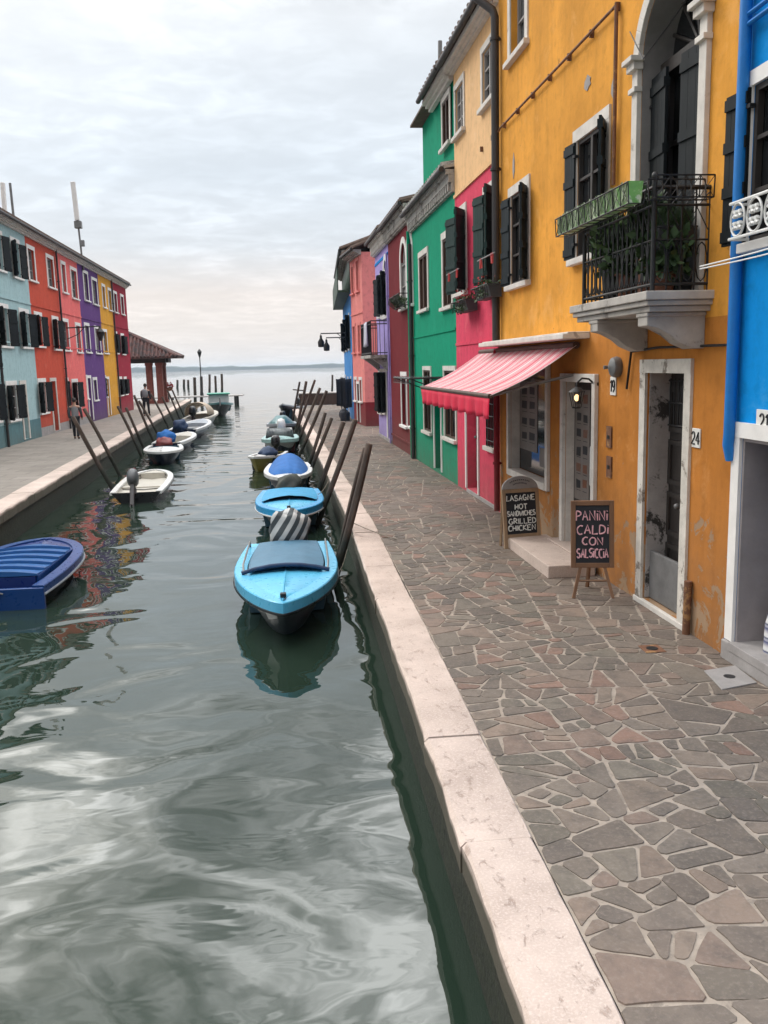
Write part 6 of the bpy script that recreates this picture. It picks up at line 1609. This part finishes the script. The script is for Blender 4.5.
def person(loc, rz, label, hgt, top, bottom, sleeves, swing, bag=None):
    k = hgt / 1.75; e_ = tag(empty('person', loc, rz), label, 'person')
    # faces +x
    def V(x, y, z): return Vector((x * k, y * k, z * k))
    sw = swing
    J = [(V(0, 0, .95), (.15 * k, .11 * k)), (V(.01, 0, 1.15), (.14 * k, .10 * k)), (V(.02, 0, 1.36), (.17 * k, .10 * k)), (V(.01, 0, 1.47), (.06 * k, .06 * k)), (V(.03, 0, 1.56), (.06 * k, .065 * k)), (V(.035, 0, 1.66), (.085 * k, .095 * k)), (V(.03, 0, 1.73), (.06 * k, .065 * k)),
         (V(0, .10, .90), .085 * k), (V(sw * .6, .10, .50), .058 * k), (V(sw * .6 - .10 + .1 * (sw > 0), .10, .09), .042 * k), (V(sw * .6 + .12, .11, .035), .035 * k),
         (V(0, -.10, .90), .085 * k), (V(-sw * .45, -.10, .50), .058 * k), (V(-sw * 1.15, -.10, .10), .042 * k), (V(-sw * 1.15 + .16, -.11, .035), .035 * k),
         (V(.01, .20, 1.40), .055 * k), (V(-sw * .35, .25, 1.13), .042 * k), (V(-sw * .4 + .12, .25, .90), .032 * k), (V(-sw * .4 + .17, .24, .82), .034 * k),
         (V(.01, -.20, 1.40), .055 * k), (V(sw * .35, -.25, 1.13), .042 * k), (V(sw * .4 + .12, -.25, .90), .032 * k), (V(sw * .4 + .17, -.24, .82), .034 * k)]
    E = [(0, 1), (1, 2), (2, 3), (3, 4), (4, 5), (5, 6), (0, 7), (7, 8), (8, 9), (9, 10), (0, 11), (11, 12), (12, 13), (13, 14), (2, 15), (15, 16), (16, 17), (17, 18), (2, 19), (19, 20), (20, 21), (21, 22)]
    skin_mesh('body', J, E, 'skin', e_)
    def sub(idx, grow, name, m, ed, root):
        mp = {j: i for i, j in enumerate(idx)}; JJ = [(J[j][0], tuple(r * grow + .010 for r in (J[j][1] if hasattr(J[j][1], '__len__') else (J[j][1],) * 2))) for j in idx]
        return skin_mesh(name, JJ, [(mp[a], mp[b]) for a, b in ed], m, e_, mp[root])
    sub([0, 7, 8, 9, 11, 12, 13], 1.12, 'trousers', bottom, [(0, 7), (7, 8), (8, 9), (0, 11), (11, 12), (12, 13)], 0)
    sub([0, 1, 2, 3], 1.12, 'jacket', top, [(0, 1), (1, 2), (2, 3)], 1)
    for i, (a, b_, c) in enumerate(((15, 16, 17), (19, 20, 21))): sub([a, b_, c], 1.15, 'sleeve', sleeves, [(a, b_), (b_, c)], a)
    for (a, b_) in ((9, 10), (13, 14)): sub([a, b_], 1.05, 'shoe', 'shoe', [(a, b_)], a)
    mb = MB(); mb.ell(V(.015, 0, 1.69), (.105 * k, .095 * k, .105 * k), 12, 9); mb.build('hair', 'hair_dark', e_, 180)
    mb = MB(); hd = V(.035, 0, 1.66)
    mb.ell(hd + V(.095, 0, -.02), (.018, .014, .022), 6, 5)
    for s_ in (-1, 1): mb.ell(hd + V(.085, .032 * s_, .01), (.01, .01, .008), 6, 5); mb.ell(hd + V(0, .088 * s_, -.015), (.02, .012, .03), 6, 5)
    mb.build('face', 'skin', e_, 180)
    if bag:
        mb = MB(); mb.ell(V(-.17, 0, 1.25), (.11, .17, .24), 12, 9, fn=lambda d: 1 / max(abs(d.x), abs(d.y), abs(d.z)) ** .4); o = mb.build('backpack', bag, None, 60); o.location = loc; o.rotation_euler = (0, 0, rz); return tag(o, 'grey backpack on the walker nearest the pavilion', 'backpack')
p = gz(77, 439); hp = on_y(77, 398.5, p.y).z
person(p, R(92), 'person in a grey top and dark trousers walking away past the salmon house', min(1.85, hp), 'cloth_grey', 'cloth_dark', 'cloth_char', .16)
p = gz(147, 416); hp = on_y(148, 384, p.y).z
person(p, R(85), 'person in dark clothes with a grey backpack walking towards the pavilion', min(1.9, hp), 'cloth_char', 'cloth_dark', 'cloth_dark', -.15, 'cloth_grey')

# ------------------------------------------------------------------ small things on the quays
dc = [gz(704, 672), gz(735, 667), gz(757, 684), gz(722, 691)]
cx_ = sum((q for q in dc), Vector()) / 4
mb = MB(); mb.prism([Vector((q.x, q.y, .003)) for q in dc], (0, 0, .012)); o = mb.build('drain_cover', 'plug', None, bevel=.004); tag(o, 'pale square stone drain cover beside the blue house', 'drain cover')
mb = MB(); mb.lathe([(0, .0155), (.045, .0155), (.045, .0175), (0, .0175)], (cx_.x, cx_.y, 0), 14); mb.build('hole', 'ink', o)
q = gz(652, 649.5); mb = MB(); mb.b2((q.x - .09, q.y - .10, .002), (q.x + .09, q.y + .10, .010)); o = mb.build('drain_cover', 'pipe_rust', None, bevel=.003); tag(o, 'small rusty iron drain cover before the old brown door', 'drain cover')
mb = MB(); mb.lathe([(0, .0102), (.05, .0102), (.05, .014), (0, .014)], (q.x, q.y, 0), 12); mb.build('lid', 'iron', o)
# striped cloth at the blue doorway
def check_mat():
    m, nt, b = new_mat('striped_cloth'); co = objco(nt); z = nt.nodes.new('ShaderNodeSeparateXYZ'); nt.links.new(co, z.inputs[0])
    col = ramp(nt, mth(nt, 'FRACT', mth(nt, 'MULTIPLY', z.outputs[2], 9.0)), [(0, (.62, .6, .6)), (.4, (.05, .06, .16)), (.55, (.4, .4, .45)), (.7, (.04, .05, .12)), (.8, (.6, .6, .6))], 'LINEAR'); nt.links.new(col, b.inputs['Base Color']); b.inputs['Roughness'].default_value = .9; return m
MT['striped_cloth'] = check_mat()
cl = gz(792, 676)
e_ = tag(empty('stool', (cl.x, cl.y, 0), .2), 'small stool draped with a blue and white striped cloth at the blue doorway', 'stool')
mb = MB(); mb.lathe([(0, .50), (.17, .50), (.17, .53), (0, .53)], n=14); mb.build('seat', 'pale_wood', e_, 40)
for k in range(4): a = PI / 4 + k * PI / 2; mb = MB(); mb.tube([(.11 * math.cos(a), .11 * math.sin(a), .5), (.15 * math.cos(a), .15 * math.sin(a), 0)], .016, 6); mb.build('leg', 'pale_wood', e_)
mb = MB(); n = 40
prof = [(.0, .552), (.15, .550), (.185, .53), (.195, .40), (.20, .2), (.21, .03)]
mb.loft([[Vector((r_1 * (1 + (.10 * math.sin(6 * a) if j > 2 else 0)) * math.cos(a), r_1 * (1 + (.10 * math.sin(6 * a) if j > 2 else 0)) * math.sin(a), z_1)) for a in [2 * PI * i / n for i in range(n)]] for j, (r_1, z_1) in enumerate([(max(r, .01), z) for r, z in prof])], 0, True, False)
o = mb.build('striped_cloth', 'striped_cloth', None, 180); o.location = e_.location; o.rotation_euler = (0, 0, .2); tag(o, 'blue and white striped cloth draped over the stool at the blue doorway', 'cloth')
# clothes lines from the balcony to the blue house
for k, (p0_, p1_) in enumerate((((700, 269), (768, 251)), ((700, 266.5), (768, 246)))):
    dA = .35; a_ = on_plane(p0_[0], p0_[1], FR.W(0, dA, 0), FR.n); b_ = on_plane(p1_[0], p1_[1], FR.W(0, dA, 0), FR.n); b_ = b_ + (b_ - a_) * 1.2
    mb = MB(); mb.tube([a_.lerp(b_, i / 8) + Vector((0, 0, -.02 * math.sin(PI * i / 8))) for i in range(9)], .006, 5); o = mb.build('clothes_line', 'white_iron', None, 180)
    tag(o, ['lower white clothes line running from the balcony past the blue house', 'upper white clothes line running from the balcony past the blue house'][k], 'clothes line')
# red sign basket and low walls at the lagoon end
q = gz(169, 402); e_ = tag(empty('flower_stand', (q.x, q.y, 0)), 'small red flower stand beside the pavilion pillars', 'flower stand')
mb = MB(); mb.tube([(0, 0, 0), (0, 0, .9)], .05, 6); mb.build('post', 'iron', e_); mb = MB(); mb.lathe([(0, .85), (.3, .9), (.4, 1.15), (0, 1.12)], n=10); mb.build('bowl', 'pot', e_, 40); mb = MB(); mb.leaves((0, 0, 1.3), (.5, .4, .22), 160, .16); mb.build('blossoms', 'flower_red', e_)
e_ = tag(empty('low_wall', (1.35, 58.6, 0)), 'low brown wall closing the end of the shop-side quay', 'low wall')
mb = MB(); mb.b2((-1.2, -.2, 0), (2.2, .2, .75)); mb.build('masonry', 'brown_wood', e_, bevel=.02); mb = MB(); mb.b2((-1.25, -.26, .752), (2.25, .26, .84)); mb.build('coping', 'white_stone', e_, bevel=.02)
q = gz(85, 419); e_ = tag(empty('wooden_frame', (q.x + .0, q.y, 0), 1.4), 'weathered grey wooden post frame before the salmon house', 'frame')
mb = MB()
for xq in (-.55, .55): mb.tube([(xq, 0, 0), (xq, 0, 2.25)], .05, 6)
mb.tube([(-.62, 0, 2.25), (.62, 0, 2.25)], .05, 6); mb.tube([(.55, 0, 1.7), (.2, 0, 2.2)], .03, 6); mb.build('frame', 'grey_wood', e_)

# ------------------------------------------------------------------ sky, sun, air
SUN_AZ, SUN_EL = R(-44), R(38)          # azimuth measured from +Y towards +X
sd_ = Vector((math.sin(SUN_AZ) * math.cos(SUN_EL), math.cos(SUN_AZ) * math.cos(SUN_EL), math.sin(SUN_EL)))
w = bpy.data.worlds.new('World'); scene.world = w; w.use_nodes = True; nt = w.node_tree; nt.nodes.clear()
out = nt.nodes.new('ShaderNodeOutputWorld'); bg = nt.nodes.new('ShaderNodeBackground'); bg2 = nt.nodes.new('ShaderNodeBackground')
sky = nt.nodes.new('ShaderNodeTexSky'); sky.sky_type = 'NISHITA'; sky.sun_disc = False; sky.sun_elevation = SUN_EL; sky.sun_rotation = SUN_AZ; sky.air_density = 1.2; sky.dust_density = 2.5
nt.links.new(sky.outputs[0], bg.inputs[0]); bg.inputs[1].default_value = .07
tc = nt.nodes.new('ShaderNodeTexCoord'); dirv = tc.outputs['Generated']
nrm = nt.nodes.new('ShaderNodeVectorMath'); nrm.operation = 'NORMALIZE'; nt.links.new(dirv, nrm.inputs[0]); dv = nrm.outputs[0]
sp_ = nt.nodes.new('ShaderNodeSeparateXYZ'); nt.links.new(dv, sp_.inputs[0])
el = sp_.outputs[2]; den = mth(nt, 'ADD', mth(nt, 'MAXIMUM', el, 0.0), .14)
cv = nt.nodes.new('ShaderNodeCombineXYZ'); nt.links.new(mth(nt, 'DIVIDE', sp_.outputs[0], den), cv.inputs[0]); nt.links.new(mth(nt, 'DIVIDE', sp_.outputs[1], den), cv.inputs[1])
n1 = noise(nt, mapping(nt, cv.outputs[0], (1, 1.0, 1), (0, 0, .4), (3.1, .7, 0)), 1.7, 7, .52, .5); n2 = noise(nt, mapping(nt, cv.outputs[0], (1, 1.2, 1), loc=(7.7, 2.2, 0)), 7.0, 5, .55, .4)
base = ramp(nt, el, [(0.0, (.72, .715, .725)), (.035, (.76, .725, .71)), (.08, (.76, .71, .69)), (.13, (.66, .70, .75)), (.20, (.655, .715, .78)), (.30, (.71, .755, .80)), (.385, (.82, .84, .86)), (.48, (1.5, 1.5, 1.5)), (.62, (1.7, 1.7, 1.68)), (.80, (3.2, 3.2, 3.2)), (1.0, (3.8, 3.85, 3.9))])
cl_ = ramp(nt, n1, [(.38, .50), (.48, .88), (.60, 1.65)]); cl2 = ramp(nt, n2, [(.38, .55), (.5, 1.0), (.62, 1.6)])
amp = ramp(nt, el, [(0, .04), (.12, .10), (.34, .08), (.46, 1.0)])
col = mix(nt, base, mix(nt, mix(nt, base, cl_, 1.0, 'MULTIPLY'), cl2, 1.0, 'MULTIPLY'), amp)
dt = nt.nodes.new('ShaderNodeVectorMath'); dt.operation = 'DOT_PRODUCT'; nt.links.new(dv, dt.inputs[0]); dt.inputs[1].default_value = (math.sin(R(-24)) * math.cos(R(32)), math.cos(R(-24)) * math.cos(R(32)), math.sin(R(32)))
gl = mth(nt, 'MULTIPLY', mth(nt, 'POWER', mth(nt, 'MAXIMUM', dt.outputs['Value'], 0.0), 80.0), 2.4)
brk = ramp(nt, n1, [(.34, .1), (.48, .7), (.62, 2.2)])
glc = mix(nt, (0, 0, 0), (1.0, .96, .88), 1.0)
gm = nt.nodes.new('ShaderNodeVectorMath'); gm.operation = 'SCALE'; nt.links.new(mix(nt, (1, .96, .88), brk, 1.0, 'MULTIPLY'), gm.inputs[0]); nt.links.new(gl, gm.inputs['Scale'])
ad = nt.nodes.new('ShaderNodeVectorMath'); ad.operation = 'ADD'; nt.links.new(col, ad.inputs[0]); nt.links.new(gm.outputs[0], ad.inputs[1])
bk = nt.nodes.new('ShaderNodeMapRange'); bk.inputs[1].default_value = -.75; bk.inputs[2].default_value = .45; bk.inputs[3].default_value = .42; bk.inputs[4].default_value = 1.0; nt.links.new(sp_.outputs[1], bk.inputs[0])
bm_ = nt.nodes.new('ShaderNodeVectorMath'); bm_.operation = 'SCALE'; nt.links.new(ad.outputs[0], bm_.inputs[0]); nt.links.new(bk.outputs[0], bm_.inputs['Scale'])
nt.links.new(bm_.outputs[0], bg2.inputs[0]); bg2.inputs[1].default_value = 1.0
ms = nt.nodes.new('ShaderNodeMixShader'); ms.inputs[0].default_value = .88; nt.links.new(bg.outputs[0], ms.inputs[1]); nt.links.new(bg2.outputs[0], ms.inputs[2]); nt.links.new(ms.outputs[0], out.inputs[0])
sl = bpy.data.lights.new('sun', 'SUN'); sl.energy = 1.0; sl.angle = R(20); sl.color = (1, .95, .87); so = bpy.data.objects.new('sun', sl); COL.objects.link(so)
so.rotation_mode = 'QUATERNION'; so.rotation_quaternion = sd_.to_track_quat('Z', 'Y'); so.location = (-10, 20, 30)
# humid air over the lagoon
hm = bpy.data.materials.new('humid_air'); hm.use_nodes = True; ht = hm.node_tree; ht.nodes.clear(); ho = ht.nodes.new('ShaderNodeOutputMaterial'); pv = ht.nodes.new('ShaderNodeVolumePrincipled')
pv.inputs['Color'].default_value = (.74, .86, 1, 1); pv.inputs['Density'].default_value = HAZE; pv.inputs['Anisotropy'].default_value = .2; ht.links.new(pv.outputs[0], ho.inputs['Volume']); MT['humid_air'] = hm
if HAZE > 0:
    mb = MB(); mb.b2((-4100, -300, -3.6), (4100, 4300, 18)); hz = mb.build('haze', 'humid_air'); hz['kind'] = 'stuff'

scene.view_settings.view_transform = 'Standard'; scene.view_settings.look = 'None'; scene.view_settings.gamma = 1; scene.view_settings.exposure = 0.33
scene.cycles.use_denoising = True; scene.cycles.max_bounces = 6; scene.cycles.diffuse_bounces = 3; scene.cycles.glossy_bounces = 3; scene.cycles.transmission_bounces = 2; scene.cycles.volume_bounces = 0
